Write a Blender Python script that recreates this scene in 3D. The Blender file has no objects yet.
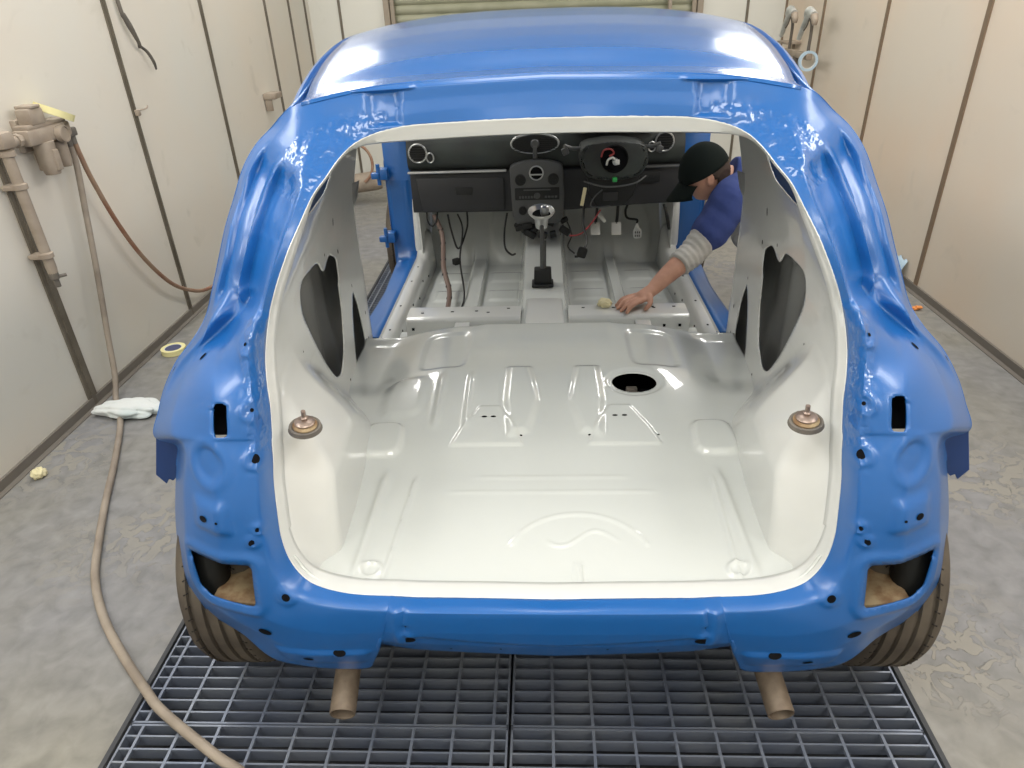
import bpy, bmesh, math, random
from mathutils import Vector, Matrix
from mathutils.bvhtree import BVHTree
random.seed(7)
C = bpy.context.scene.collection
PI = math.pi

# ------------------------------------------------------------------ helpers
def tag(o, label=None, cat=None, group=None, kind=None):
    if label: o['label'] = label
    if cat: o['category'] = cat
    if group: o['group'] = group
    if kind: o['kind'] = kind
    return o

def empty(name, loc, label, cat, group=None):
    o = bpy.data.objects.new(name, None); C.objects.link(o)
    o.location = loc; o.empty_display_size = .1
    return tag(o, label, cat, group)

def wloc(o):
    v = Vector((0, 0, 0))
    while o: v += o.location; o = o.parent
    return v

def link(name, me, mats, parent=None, loc=None, smooth=True, angle=40):
    """mesh given in world coordinates; its origin is moved to loc (or its own centre)"""
    if not isinstance(mats, (list, tuple)): mats = [mats]
    for m in mats: me.materials.append(m)
    if loc is None:
        if len(me.vertices):
            xs = [v.co for v in me.vertices]
            loc = Vector((sum(v.x for v in xs), sum(v.y for v in xs), sum(v.z for v in xs))) / len(xs)
            loc.z = min(v.z for v in xs)
        else: loc = Vector((0, 0, 0))
    loc = Vector(loc)
    me.transform(Matrix.Translation(-loc))
    for p in me.polygons: p.use_smooth = smooth
    if smooth: me.set_sharp_from_angle(angle=math.radians(angle))
    o = bpy.data.objects.new(name, me); C.objects.link(o)
    if parent:
        o.parent = parent; o.location = loc - wloc(parent)
    else: o.location = loc
    return o

class MB:
    def __init__(s): s.bm = bmesh.new(); s.mi = 0
    def _done(s, vs):
        fs = set()
        for v in vs:
            for f in v.link_faces: fs.add(f)
        for f in fs: f.material_index = s.mi
        return s
    def box(s, c, d, bev=0, rot=None, seg=2):
        t = bmesh.new(); bmesh.ops.create_cube(t, size=1)
        for v in t.verts: v.co = Vector((v.co.x*d[0], v.co.y*d[1], v.co.z*d[2]))
        if bev: bmesh.ops.bevel(t, geom=list(t.edges), offset=bev, segments=seg, profile=.5, affect='EDGES')
        M = Matrix.Translation(Vector(c))
        if rot is not None: M = M @ rot
        s.add(t, M); return s
    def add(s, t, M=None):
        if M is not None: bmesh.ops.transform(t, matrix=M, verts=t.verts)
        mp = {}
        for v in t.verts: mp[v] = s.bm.verts.new(v.co)
        for f in t.faces:
            try:
                nf = s.bm.faces.new([mp[v] for v in f.verts]); nf.material_index = s.mi
            except ValueError: pass
        t.free()
    def tube(s, pts, r, n=10, res=6, cap=True, smooth=True):
        P_ = [Vector(p) for p in pts]
        rs = r if isinstance(r, (list, tuple)) else [r]*len(P_)
        if smooth and len(P_) > 2:
            Q, RR = [], []
            for i in range(len(P_)-1):
                p0 = P_[max(i-1, 0)]; p1 = P_[i]; p2 = P_[i+1]; p3 = P_[min(i+2, len(P_)-1)]
                for k in range(res):
                    t = k/res
                    Q.append(.5*((2*p1)+(-p0+p2)*t+(2*p0-5*p1+4*p2-p3)*t*t+(-p0+3*p1-3*p2+p3)*t**3))
                    RR.append(rs[i]*(1-t)+rs[i+1]*t)
            Q.append(P_[-1]); RR.append(rs[-1]); P_, rs = Q, RR
        up = None; rings = []
        for i, p in enumerate(P_):
            d = (P_[min(i+1, len(P_)-1)]-P_[max(i-1, 0)])
            d = d.normalized() if d.length > 1e-9 else Vector((0, 0, 1))
            if up is None:
                a = Vector((0, 0, 1)) if abs(d.z) < .9 else Vector((1, 0, 0))
                up = d.cross(a).normalized()
            up = (up-d*up.dot(d)); up = up.normalized() if up.length > 1e-6 else d.orthogonal().normalized()
            w = d.cross(up)
            rings.append([s.bm.verts.new(p+(up*math.cos(2*PI*k/n)+w*math.sin(2*PI*k/n))*rs[i]) for k in range(n)])
        for a, b in zip(rings, rings[1:]):
            for k in range(n):
                f = s.bm.faces.new([a[k], a[(k+1) % n], b[(k+1) % n], b[k]]); f.material_index = s.mi
        if cap:
            for rg in (rings[0][::-1], rings[-1]):
                f = s.bm.faces.new(rg); f.material_index = s.mi
        return s
    def lathe(s, prof, M=None, n=32, closed=False):
        """prof: list of (r, z) spun about local z"""
        M = M or Matrix()
        rings = []
        for r, z in prof:
            rings.append([s.bm.verts.new(M @ Vector((r*math.cos(2*PI*k/n), r*math.sin(2*PI*k/n), z))) for k in range(n)])
        prs = list(zip(rings, rings[1:]))
        if closed: prs.append((rings[-1], rings[0]))
        for a, b in prs:
            for k in range(n):
                f = s.bm.faces.new([a[k], a[(k+1) % n], b[(k+1) % n], b[k]]); f.material_index = s.mi
        if not closed:
            for rg, pr in ((rings[0][::-1], prof[0]), (rings[-1], prof[-1])):
                if pr[0] > 1e-4:
                    f = s.bm.faces.new(rg); f.material_index = s.mi
        return s
    def prism(s, poly, y0, y1, axis='y', bev=0):
        """poly list of 2D points, extruded along axis"""
        t = bmesh.new()
        def mk(a, b, c):
            return {'y': Vector((a, c, b)), 'x': Vector((c, a, b)), 'z': Vector((a, b, c))}[axis]
        A = [t.verts.new(mk(a, b, y0)) for a, b in poly]; B = [t.verts.new(mk(a, b, y1)) for a, b in poly]
        n = len(poly)
        t.faces.new(A); t.faces.new(B[::-1])
        for i in range(n): t.faces.new([A[i], B[i], B[(i+1) % n], A[(i+1) % n]])
        bmesh.ops.recalc_face_normals(t, faces=t.faces)
        if bev: bmesh.ops.bevel(t, geom=list(t.edges), offset=bev, segments=2, profile=.5, affect='EDGES')
        s.add(t); return s
    def grid(s, G):
        V = [[s.bm.verts.new(p) for p in row] for row in G]
        for i in range(len(V)-1):
            for j in range(len(V[0])-1):
                f = s.bm.faces.new([V[i][j], V[i+1][j], V[i+1][j+1], V[i][j+1]]); f.material_index = s.mi
        return s
    def build(s, name, mats, parent=None, loc=None, smooth=True, angle=40, weld=0):
        if weld: bmesh.ops.remove_doubles(s.bm, verts=s.bm.verts, dist=weld)
        bmesh.ops.recalc_face_normals(s.bm, faces=s.bm.faces)
        me = bpy.data.meshes.new(name); s.bm.to_mesh(me); s.bm.free()
        return link(name, me, mats, parent, loc, smooth, angle)

def sm(a, b, x):
    if b == a: return 1. if x > a else 0.
    t = max(0., min(1., (x-a)/(b-a))); return t*t*(3-2*t)
def lerp(a, b, t): return a+(b-a)*t
def interp(tab, x):
    if x <= tab[0][0]: return tab[0][1]
    for (a, va), (b, vb) in zip(tab, tab[1:]):
        if x <= b: return va+(vb-va)*(x-a)/(b-a)
    return tab[-1][1]
def cr(p0, p1, p2, p3, t):
    return .5*((2*p1)+(-p0+p2)*t+(2*p0-5*p1+4*p2-p3)*t*t+(-p0+3*p1-3*p2+p3)*t**3)
def curve(pts, res):
    out = []
    P_ = [Vector(p) for p in pts]
    for i in range(len(P_)-1):
        for k in range(res):
            out.append(cr(P_[max(i-1, 0)], P_[i], P_[i+1], P_[min(i+2, len(P_)-1)], k/res))
    out.append(P_[-1]); return out
def inside(pt, poly):
    x, y = pt; c = False; n = len(poly)
    for i in range(n):
        x1, y1 = poly[i]; x2, y2 = poly[(i+1) % n]
        if (y1 > y) != (y2 > y) and x < (x2-x1)*(y-y1)/(y2-y1)+x1: c = not c
    return c
def nearest(pt, poly):
    best = None; bd = 1e9
    for i in range(len(poly)):
        ax, ay = poly[i]; bx, by = poly[(i+1) % len(poly)]
        dx, dy = bx-ax, by-ay; L = dx*dx+dy*dy
        t = 0 if L == 0 else max(0, min(1, ((pt[0]-ax)*dx+(pt[1]-ay)*dy)/L))
        q = (ax+dx*t, ay+dy*t); d = (q[0]-pt[0])**2+(q[1]-pt[1])**2
        if d < bd: bd = d; best = q
    return best, math.sqrt(bd)
def sdf(pt, poly):
    q, d = nearest(pt, poly); return -d if inside(pt, poly) else d
def roundpoly(poly, k=4, r=.25):
    out = []; n = len(poly)
    for i in range(n):
        p0 = Vector(poly[i-1]); p1 = Vector(poly[i]); p2 = Vector(poly[(i+1) % n])
        a = p1.lerp(p0, r); b = p1.lerp(p2, r)
        for j in range(k+1):
            t = j/k
            q = a*(1-t)**2+p1*2*t*(1-t)+b*t*t; out.append((q.x, q.y))
    return out
def ell(cx, cy, rx, ry, n=20, rot=0):
    return [(cx+rx*math.cos(t)*math.cos(rot)-ry*math.sin(t)*math.sin(rot), cy+rx*math.cos(t)*math.sin(rot)+ry*math.sin(t)*math.cos(rot)) for t in [2*PI*i/n for i in range(n)]]
def cut(bm, polys, axes, side=None):
    """open holes in a sheet: faces whose centre lies in a polygon go, border verts snap to the outline"""
    a, b = axes
    for poly in polys:
        xs = [p[0] for p in poly]; ys = [p[1] for p in poly]
        x0, x1, y0, y1 = min(xs)-.02, max(xs)+.02, min(ys)-.02, max(ys)+.02
        dead = []
        for f in bm.faces:
            c = f.calc_center_median()
            if side is not None and c.x*side < 0: continue
            if x0 < c[a] < x1 and y0 < c[b] < y1 and inside((c[a], c[b]), poly): dead.append(f)
        if not dead: continue
        ds = set(dead); edge = set()
        for f in dead:
            for v in f.verts:
                if any(g not in ds for g in v.link_faces): edge.add(v)
        bmesh.ops.delete(bm, geom=dead, context='FACES')
        for v in edge:
            if v.is_valid:
                q, d = nearest((v.co[a], v.co[b]), poly)
                v.co[a] = q[0]; v.co[b] = q[1]
def solid(o, th, off=-1):
    m = o.modifiers.new('thickness', 'SOLIDIFY'); m.thickness = th; m.offset = off; return o

# ------------------------------------------------------------------ materials
def mat(name, col, rough=.5, metal=0, coat=0, spec=.5, noise=None, bump=None, coat_rough=.03):
    m = bpy.data.materials.new(name); m.use_nodes = True
    nt = m.node_tree; b = nt.nodes['Principled BSDF']
    b.inputs['Base Color'].default_value = (*col, 1); b.inputs['Roughness'].default_value = rough
    b.inputs['Metallic'].default_value = metal; b.inputs['Coat Weight'].default_value = coat
    b.inputs['Coat Roughness'].default_value = coat_rough
    b.inputs['Specular IOR Level'].default_value = spec
    tc = nt.nodes.new('ShaderNodeTexCoord')
    if noise:   # (scale, colour2, lo, hi[, detail, distortion])
        n = nt.nodes.new('ShaderNodeTexNoise'); n.inputs['Scale'].default_value = noise[0]
        n.inputs['Detail'].default_value = noise[4] if len(noise) > 4 else 5
        n.inputs['Distortion'].default_value = noise[5] if len(noise) > 5 else 0
        r = nt.nodes.new('ShaderNodeValToRGB')
        r.color_ramp.elements[0].position = noise[2]; r.color_ramp.elements[1].position = noise[3]
        r.color_ramp.elements[0].color = (*col, 1); r.color_ramp.elements[1].color = (*noise[1], 1)
        nt.links.new(tc.outputs['Object'], n.inputs['Vector']); nt.links.new(n.outputs['Fac'], r.inputs[0])
        nt.links.new(r.outputs[0], b.inputs['Base Color'])
    if bump:    # (scale, strength, distance[, detail])
        n = nt.nodes.new('ShaderNodeTexNoise'); n.inputs['Scale'].default_value = bump[0]
        n.inputs['Detail'].default_value = bump[3] if len(bump) > 3 else 3
        bp = nt.nodes.new('ShaderNodeBump'); bp.inputs['Strength'].default_value = bump[1]; bp.inputs['Distance'].default_value = bump[2]
        nt.links.new(tc.outputs['Object'], n.inputs['Vector']); nt.links.new(n.outputs['Fac'], bp.inputs['Height'])
        nt.links.new(bp.outputs[0], b.inputs['Normal']); nt.links.new(bp.outputs[0], b.inputs['Coat Normal'])
    return m
M = {}
M['blue'] = mat('blue_gloss_paint', (.005, .105, .365), .38, 0, .55, .5, coat_rough=.20)
M['seam'] = mat('blue_seam_sealer_paint', (.005, .105, .365), .35, 0, 1., .5, bump=(38, .55, .010, 2), coat_rough=.02)
M['blue_dull_shade'] = mat('blue_dull_shaded_paint', (.012, .045, .17), .6)  # dull matte blue, darkened further to paint in the flaps' shade
M['roofblue'] = mat('blue_roof_paint', (.005, .105, .365), .25, 0, .8, .5, bump=(60, .05, .0006, 2), coat_rough=.16)
M['white'] = mat('white_gloss_primer', (.66, .67, .645), .3, 0, .85, .5, bump=(14, .12, .003, 2))
M['white_floor'] = mat('white_floor_paint', (.65, .675, .645), .25, 0, 1., .5, bump=(11, .18, .004, 3))
M['black'] = mat('black_plastic', (.012, .013, .013), .55, spec=.4, bump=(180, .1, .0006))
M['dash'] = mat('dash_plastic', (.028, .030, .029), .6, spec=.4, noise=(7, (.042, .052, .047), .35, .7), bump=(220, .15, .0006))
M['dash_low'] = mat('dash_lower_plastic', (.030, .031, .033), .6, spec=.4, bump=(220, .15, .0006))
M['console'] = mat('console_grey_plastic', (.075, .078, .078), .4)
M['silver'] = mat('silver_trim', (.50, .51, .50), .3, .6)
M['hole'] = mat('dark_void', (.006, .006, .007), .9, spec=.1)
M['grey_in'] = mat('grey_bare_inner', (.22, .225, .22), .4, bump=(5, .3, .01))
M['strut'] = mat('strut_brown_metal', (.30, .23, .19), .35, .6)
M['rust'] = mat('rusty_steel', (.22, .13, .065), .8, .1, noise=(30, (.38, .29, .17), .4, .65), bump=(40, .5, .003))
M['pipe'] = mat('exhaust_steel', (.20, .155, .115), .55, .5, noise=(25, (.32, .26, .20), .35, .7), bump=(60, .3, .001))
M['rubber'] = mat('tyre_rubber', (.075, .062, .050), .8, spec=.3, noise=(9, (.13, .11, .085), .4, .7))
M['groove'] = mat('tyre_groove', (.018, .015, .013), .9)
M['alloy'] = mat('wheel_alloy', (.35, .35, .36), .35, .8)
M['grate'] = mat('galvanised_grate', (.16, .19, .26), .45, .35, noise=(4, (.24, .265, .31), .35, .65), bump=(80, .3, .001))
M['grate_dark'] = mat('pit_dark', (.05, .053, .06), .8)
M['dusty'] = mat('overspray_dusted_metal', (.38, .32, .255), .75, .05, noise=(12, (.27, .215, .165), .4, .75), bump=(50, .4, .002))
M['dusty_dark'] = mat('overspray_dusted_grey', (.17, .15, .125), .7, .1, noise=(12, (.10, .09, .08), .4, .7))
M['hose'] = mat('dusty_hose', (.33, .28, .225), .7, noise=(8, (.24, .20, .16), .4, .6))
M['hose_red'] = mat('red_brown_hose', (.27, .13, .08), .6, noise=(10, (.33, .22, .15), .4, .6))
M['tape'] = mat('masking_tape', (.80, .74, .38), .7)
M['tape_core'] = mat('tape_label', (.07, .08, .16), .6)
M['cloth'] = mat('white_rag', (.70, .73, .72), .9, noise=(6, (.50, .60, .60), .5, .7), bump=(30, .4, .004))
M['paper'] = mat('crumpled_tape', (.75, .68, .42), .85)
M['orange'] = mat('orange_scrap', (.75, .28, .08), .8)
M['wire'] = mat('black_wire', (.012, .012, .012), .45)
M['wire_tape'] = mat('brown_wire', (.16, .11, .09), .5)
M['green'] = mat('green_connector', (.03, .35, .08), .4)
M['red'] = mat('red_wire', (.35, .05, .05), .45)
M['white_plastic'] = mat('white_connector', (.70, .70, .66), .5)
M['skin'] = mat('skin', (.50, .27, .19), .55, spec=.4, noise=(20, (.56, .31, .22), .4, .6))
M['shirt'] = mat('purple_blue_tshirt', (.024, .044, .17), .9, noise=(5, (.034, .058, .21), .4, .6), bump=(9, .5, .02))
M['sleeve'] = mat('light_grey_sleeve', (.45, .44, .41), .9, bump=(25, .7, .01))
M['cap'] = mat('black_green_cap', (.007, .011, .010), .9, spec=.15)
M['hair'] = mat('dark_brown_hair', (.035, .020, .013), .7, bump=(70, .8, .004))
M['jeans'] = mat('dark_trousers', (.03, .035, .05), .9)
M['shoe'] = mat('dark_shoe', (.03, .03, .03), .7)
M['lens'] = mat('glasses_lens', (.1, .1, .1), .1)
M['batten'] = mat('wall_batten_steel', (.20, .175, .14), .5, .3, noise=(6, (.15, .13, .10), .4, .6))
M['batten_r'] = mat('wall_batten_brown', (.23, .165, .11), .55, .2)
M['skirting'] = mat('wall_base_angle', (.20, .18, .155), .6, .2)
M['shutter'] = mat('shutter_olive', (.30, .31, .215), .55, .1, noise=(4, (.36, .36, .26), .4, .6))
M['frame'] = mat('door_frame_brown', (.33, .28, .22), .6)
M['glass_blue'] = mat('pale_blue_film', (.45, .60, .72), .3)

def wall_mat(name, base, stain, dark, seed):
    m = mat(name, base, .55, spec=.35)
    nt = m.node_tree; b = nt.nodes['Principled BSDF']
    tc = nt.nodes.new('ShaderNodeTexCoord')
    mp = nt.nodes.new('ShaderNodeMapping'); mp.inputs['Location'].default_value = (seed, seed*2, 0)
    nt.links.new(tc.outputs['Object'], mp.inputs[0])
    n1 = nt.nodes.new('ShaderNodeTexNoise'); n1.inputs['Scale'].default_value = 1.1; n1.inputs['Detail'].default_value = 4
    n2 = nt.nodes.new('ShaderNodeTexNoise'); n2.inputs['Scale'].default_value = 5; n2.inputs['Detail'].default_value = 8; n2.inputs['Distortion'].default_value = .6
    for n in (n1, n2): nt.links.new(mp.outputs[0], n.inputs['Vector'])
    r1 = nt.nodes.new('ShaderNodeValToRGB'); r1.color_ramp.elements[0].position = .38; r1.color_ramp.elements[1].position = .66
    r1.color_ramp.elements[0].color = (*base, 1); r1.color_ramp.elements[1].color = (*stain, 1)
    r2 = nt.nodes.new('ShaderNodeValToRGB'); r2.color_ramp.elements[0].position = .62; r2.color_ramp.elements[1].position = .80
    r2.color_ramp.elements[0].color = (0, 0, 0, 1); r2.color_ramp.elements[1].color = (.6, .6, .6, 1)
    mx = nt.nodes.new('ShaderNodeMixRGB'); mx.inputs[2].default_value = (*dark, 1)
    nt.links.new(n1.outputs['Fac'], r1.inputs[0]); nt.links.new(n2.outputs['Fac'], r2.inputs[0])
    nt.links.new(r1.outputs[0], mx.inputs[1]); nt.links.new(r2.outputs[0], mx.inputs[0])
    nt.links.new(mx.outputs[0], b.inputs['Base Color'])
    return m
M['wall_l'] = wall_mat('left_wall_paint', (.67, .655, .595), (.70, .64, .55), (.50, .47, .40), 3.1)
M['wall_r'] = wall_mat('right_wall_paint', (.72, .65, .55), (.75, .62, .49), (.62, .55, .46), 8.7)
M['wall_b'] = wall_mat('back_wall_paint', (.72, .72, .66), (.74, .73, .66), (.62, .60, .54), 1.7)

def floor_mat():
    m = mat('peeling_concrete', (.3, .3, .3), .6, spec=.4)
    nt = m.node_tree; b = nt.nodes['Principled BSDF']; L = nt.links.new
    tc = nt.nodes.new('ShaderNodeTexCoord')
    def noise(sc, det, dist=0, loc=(0, 0, 0)):
        mp = nt.nodes.new('ShaderNodeMapping'); mp.inputs['Location'].default_value = loc
        n = nt.nodes.new('ShaderNodeTexNoise'); n.inputs['Scale'].default_value = sc; n.inputs['Detail'].default_value = det
        n.inputs['Distortion'].default_value = dist; L(tc.outputs['Object'], mp.inputs[0]); L(mp.outputs[0], n.inputs['Vector']); return n
    def ramp(n, p0, p1, c0, c1):
        r = nt.nodes.new('ShaderNodeValToRGB'); r.color_ramp.elements[0].position = p0; r.color_ramp.elements[1].position = p1
        r.color_ramp.elements[0].color = (*c0, 1); r.color_ramp.elements[1].color = (*c1, 1); L(n.outputs['Fac'], r.inputs[0]); return r
    big = ramp(noise(.9, 3), .40, .62, (.245, .245, .25), (.26, .25, .215))
    fine = ramp(noise(16, 8, .4), .3, .75, (.75, .75, .75), (1.12, 1.12, 1.12))
    peel_n = noise(17, 12, 1.2, (4, 1, 0))
    peel = ramp(peel_n, .50, .515, (0, 0, 0), (1, 1, 1))
    zone = ramp(noise(1.3, 4, 0, (2.2, 0, 0)), .44, .60, (0, 0, 0), (1, 1, 1))
    mul = nt.nodes.new('ShaderNodeMixRGB'); mul.blend_type = 'MULTIPLY'; mul.inputs[0].default_value = 1
    L(peel.outputs[0], mul.inputs[1]); L(zone.outputs[0], mul.inputs[2])
    base = nt.nodes.new('ShaderNodeMixRGB'); base.blend_type = 'MULTIPLY'; base.inputs[0].default_value = 1
    L(big.outputs[0], base.inputs[1]); L(fine.outputs[0], base.inputs[2])
    mx = nt.nodes.new('ShaderNodeMixRGB'); mx.inputs[2].default_value = (.275, .262, .232, 1)
    L(mul.outputs[0], mx.inputs[0]); L(base.outputs[0], mx.inputs[1]); L(mx.outputs[0], b.inputs['Base Color'])
    bp = nt.nodes.new('ShaderNodeBump'); bp.inputs['Strength'].default_value = .7; bp.inputs['Distance'].default_value = .004
    L(mul.outputs[0], bp.inputs['Height'])
    bp2 = nt.nodes.new('ShaderNodeBump'); bp2.inputs['Strength'].default_value = .4; bp2.inputs['Distance'].default_value = .004
    L(noise(30, 6).outputs['Fac'], bp2.inputs['Height']); L(bp.outputs[0], bp2.inputs['Normal']); L(bp2.outputs[0], b.inputs['Normal'])
    return m
M['floor'] = floor_mat()

# ------------------------------------------------------------------ the room
XL, XR, YB, YF, ZC = -2.052, 2.10, 6.85, -1.6, 3.0
GX0, GX1, GY0, GY1 = -1.067, .885, .04, 6.20
def struct(mb, name, m, smooth=False):
    return tag(mb.build(name, m, smooth=smooth, loc=(0, 0, 0)), kind='structure')
mb = MB()
for x0, x1, y0, y1 in ((XL-.1, GX0, YF, YB+.1), (GX1, XR+.1, YF, YB+.1), (GX0, GX1, YF, GY0), (GX0, GX1, GY1, YB+.1)):
    mb.box(((x0+x1)/2, (y0+y1)/2, -.15), (x1-x0, y1-y0, .3))
struct(mb, 'floor', M['floor'])
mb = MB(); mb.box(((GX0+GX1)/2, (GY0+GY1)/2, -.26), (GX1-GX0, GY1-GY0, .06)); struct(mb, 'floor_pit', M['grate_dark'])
mb = MB(); mb.box((XL-.05, (YF+YB)/2, ZC/2), (.1, YB-YF, ZC)); struct(mb, 'wall_left', M['wall_l'])
mb = MB(); mb.box((XR+.05, (YF+YB)/2, ZC/2), (.1, YB-YF, ZC)); struct(mb, 'wall_right', M['wall_r'])
mb = MB(); mb.box((0, YF-.05, ZC/2), (XR-XL+.2, .1, ZC)); struct(mb, 'wall_rear', M['wall_b'])
mb = MB()
SX0, SX1, SZ = -1.36, 1.37, 2.5
for x0, x1, z0, z1 in ((XL-.1, SX0, 0, ZC), (SX1, XR+.1, 0, ZC), (SX0, SX1, SZ, ZC)):
    mb.box(((x0+x1)/2, YB+.05, (z0+z1)/2), (x1-x0, .1, z1-z0))
struct(mb, 'wall_back', M['wall_b'])
mb = MB(); mb.box((.02, (YF+YB)/2, ZC+.05), (XR-XL+.2, YB-YF+.2, .1)); struct(mb, 'ceiling', M['wall_b'])
# roller shutter
mb = MB(); G = []
for i in range(0, 201):
    z = i*SZ/200; ph = (z/.075) % 1
    G.append([Vector((x, YB+.06-.018*abs(math.sin(PI*ph))**.6, z)) for x in (SX0, SX1)])
mb.grid(G); struct(mb, 'door_1', M['shutter'], True)
for nme, x in (('trim_1', SX0), ('trim_2', SX1)):
    mb = MB(); mb.box((x, YB-.01, SZ/2), (.05, .05, SZ), .004); mb.box((x+(.05 if x < 0 else -.05), YB-.005, SZ/2), (.035, .03, SZ), .004)
    struct(mb, nme, M['frame'])
mb = MB(); mb.box((SX1-.26, YB-.01, SZ/2), (.03, .04, SZ), .003); struct(mb, 'trim_3', M['frame'])
# battens over panel joints
k = 4
for y in (2.60, 3.60, 4.64, 5.74, 6.29, 6.72):
    w = .060 if y < 3 else .034 if y < 5 else .026
    mb = MB(); mb.box((XL+.004, y, ZC/2), (.008, w, ZC)); mb.box((XL+.010, y, ZC/2), (.006, w*.35, ZC)); struct(mb, 'trim_%d' % k, M['batten']); k += 1
for y in (2.68, 3.755, 4.83, 5.90, 6.80):
    mb = MB(); mb.box((XR-.004, y, ZC/2), (.008, .034, ZC)); struct(mb, 'trim_%d' % k, M['batten_r']); k += 1
for x in (-1.78, 1.78):
    mb = MB(); mb.box((x, YB-.004, ZC/2), (.022, .008, ZC)); struct(mb, 'trim_%d' % k, M['batten']); k += 1
mb = MB(); mb.box((XL+.006, (YF+YB)/2, .02), (.012, YB-YF, .04)); mb.box((XL+.018, (YF+YB)/2, .002), (.036, YB-YF, .004)); struct(mb, 'baseboard_left', M['skirting'])
mb = MB(); mb.box((XR-.006, (YF+YB)/2, .02), (.012, YB-YF, .04)); mb.box((XR-.018, (YF+YB)/2, .002), (.036, YB-YF, .004)); struct(mb, 'baseboard_right', M['skirting'])
mb = MB(); mb.box((0, YB-.006, .02), (XR-XL, .012, .04)); struct(mb, 'baseboard_back', M['skirting'])
# steel angle round the grate pit
mb = MB()
for x in (GX0, GX1): mb.box((x, (GY0+GY1)/2, -.012), (.012, GY1-GY0, .03))
for y in (GY0, GY1): mb.box(((GX0+GX1)/2, y, -.012), (GX1-GX0, .012, .03))
struct(mb, 'trim_%d' % k, M['grate_dark']); k += 1

# floor grates: 6 rows x 2
row_words = ['nearest the camera, bottom of the photo', 'under the rear bumper', 'under the middle of the car', 'under the front seats area', 'under the front axle', 'farthest, beyond the car']
def grate(x0, x1, y0, y1, lab):
    mb = MB(); d = .035
    zt = -.004
    for x in (x0+.004, x1-.004): mb.box((x, (y0+y1)/2, zt-d/2), (.005, y1-y0-.004, d))
    for y in (y0+.004, y1-.004): mb.box(((x0+x1)/2, y, zt-d/2), (x1-x0-.004, .005, d))
    n = int((x1-x0)/.097); off = (x1-x0-n*.097)/2
    for i in range(n+1):
        x = x0+off+i*.097
        if x-x0 > .02 and x1-x > .02: mb.box((x, (y0+y1)/2, zt-.004), (.007, y1-y0-.012, .010))
    n = int(round((y1-y0)/.0328))
    for i in range(1, n):
        y = y0+i*(y1-y0)/n
        mb.box(((x0+x1)/2, y, zt-d/2), (x1-x0-.012, .0045, d))
    o = mb.build('floor_grate', M['grate'], smooth=False, loc=((x0+x1)/2, (y0+y1)/2, -.04))
    tag(o, lab, 'floor grate', 'steel floor grates under the car')
ys = [.05, 1.045, 2.045, 3.045, 4.045, 5.045, 6.19]
for i in range(6):
    grate(GX0+.008, -.110, ys[i], ys[i+1], 'galvanised steel floor grate left of the centre joint, '+row_words[i])
    grate(-.106, GX1-.008, ys[i], ys[i+1], 'galvanised steel floor grate right of the centre joint, '+row_words[i])

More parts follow.
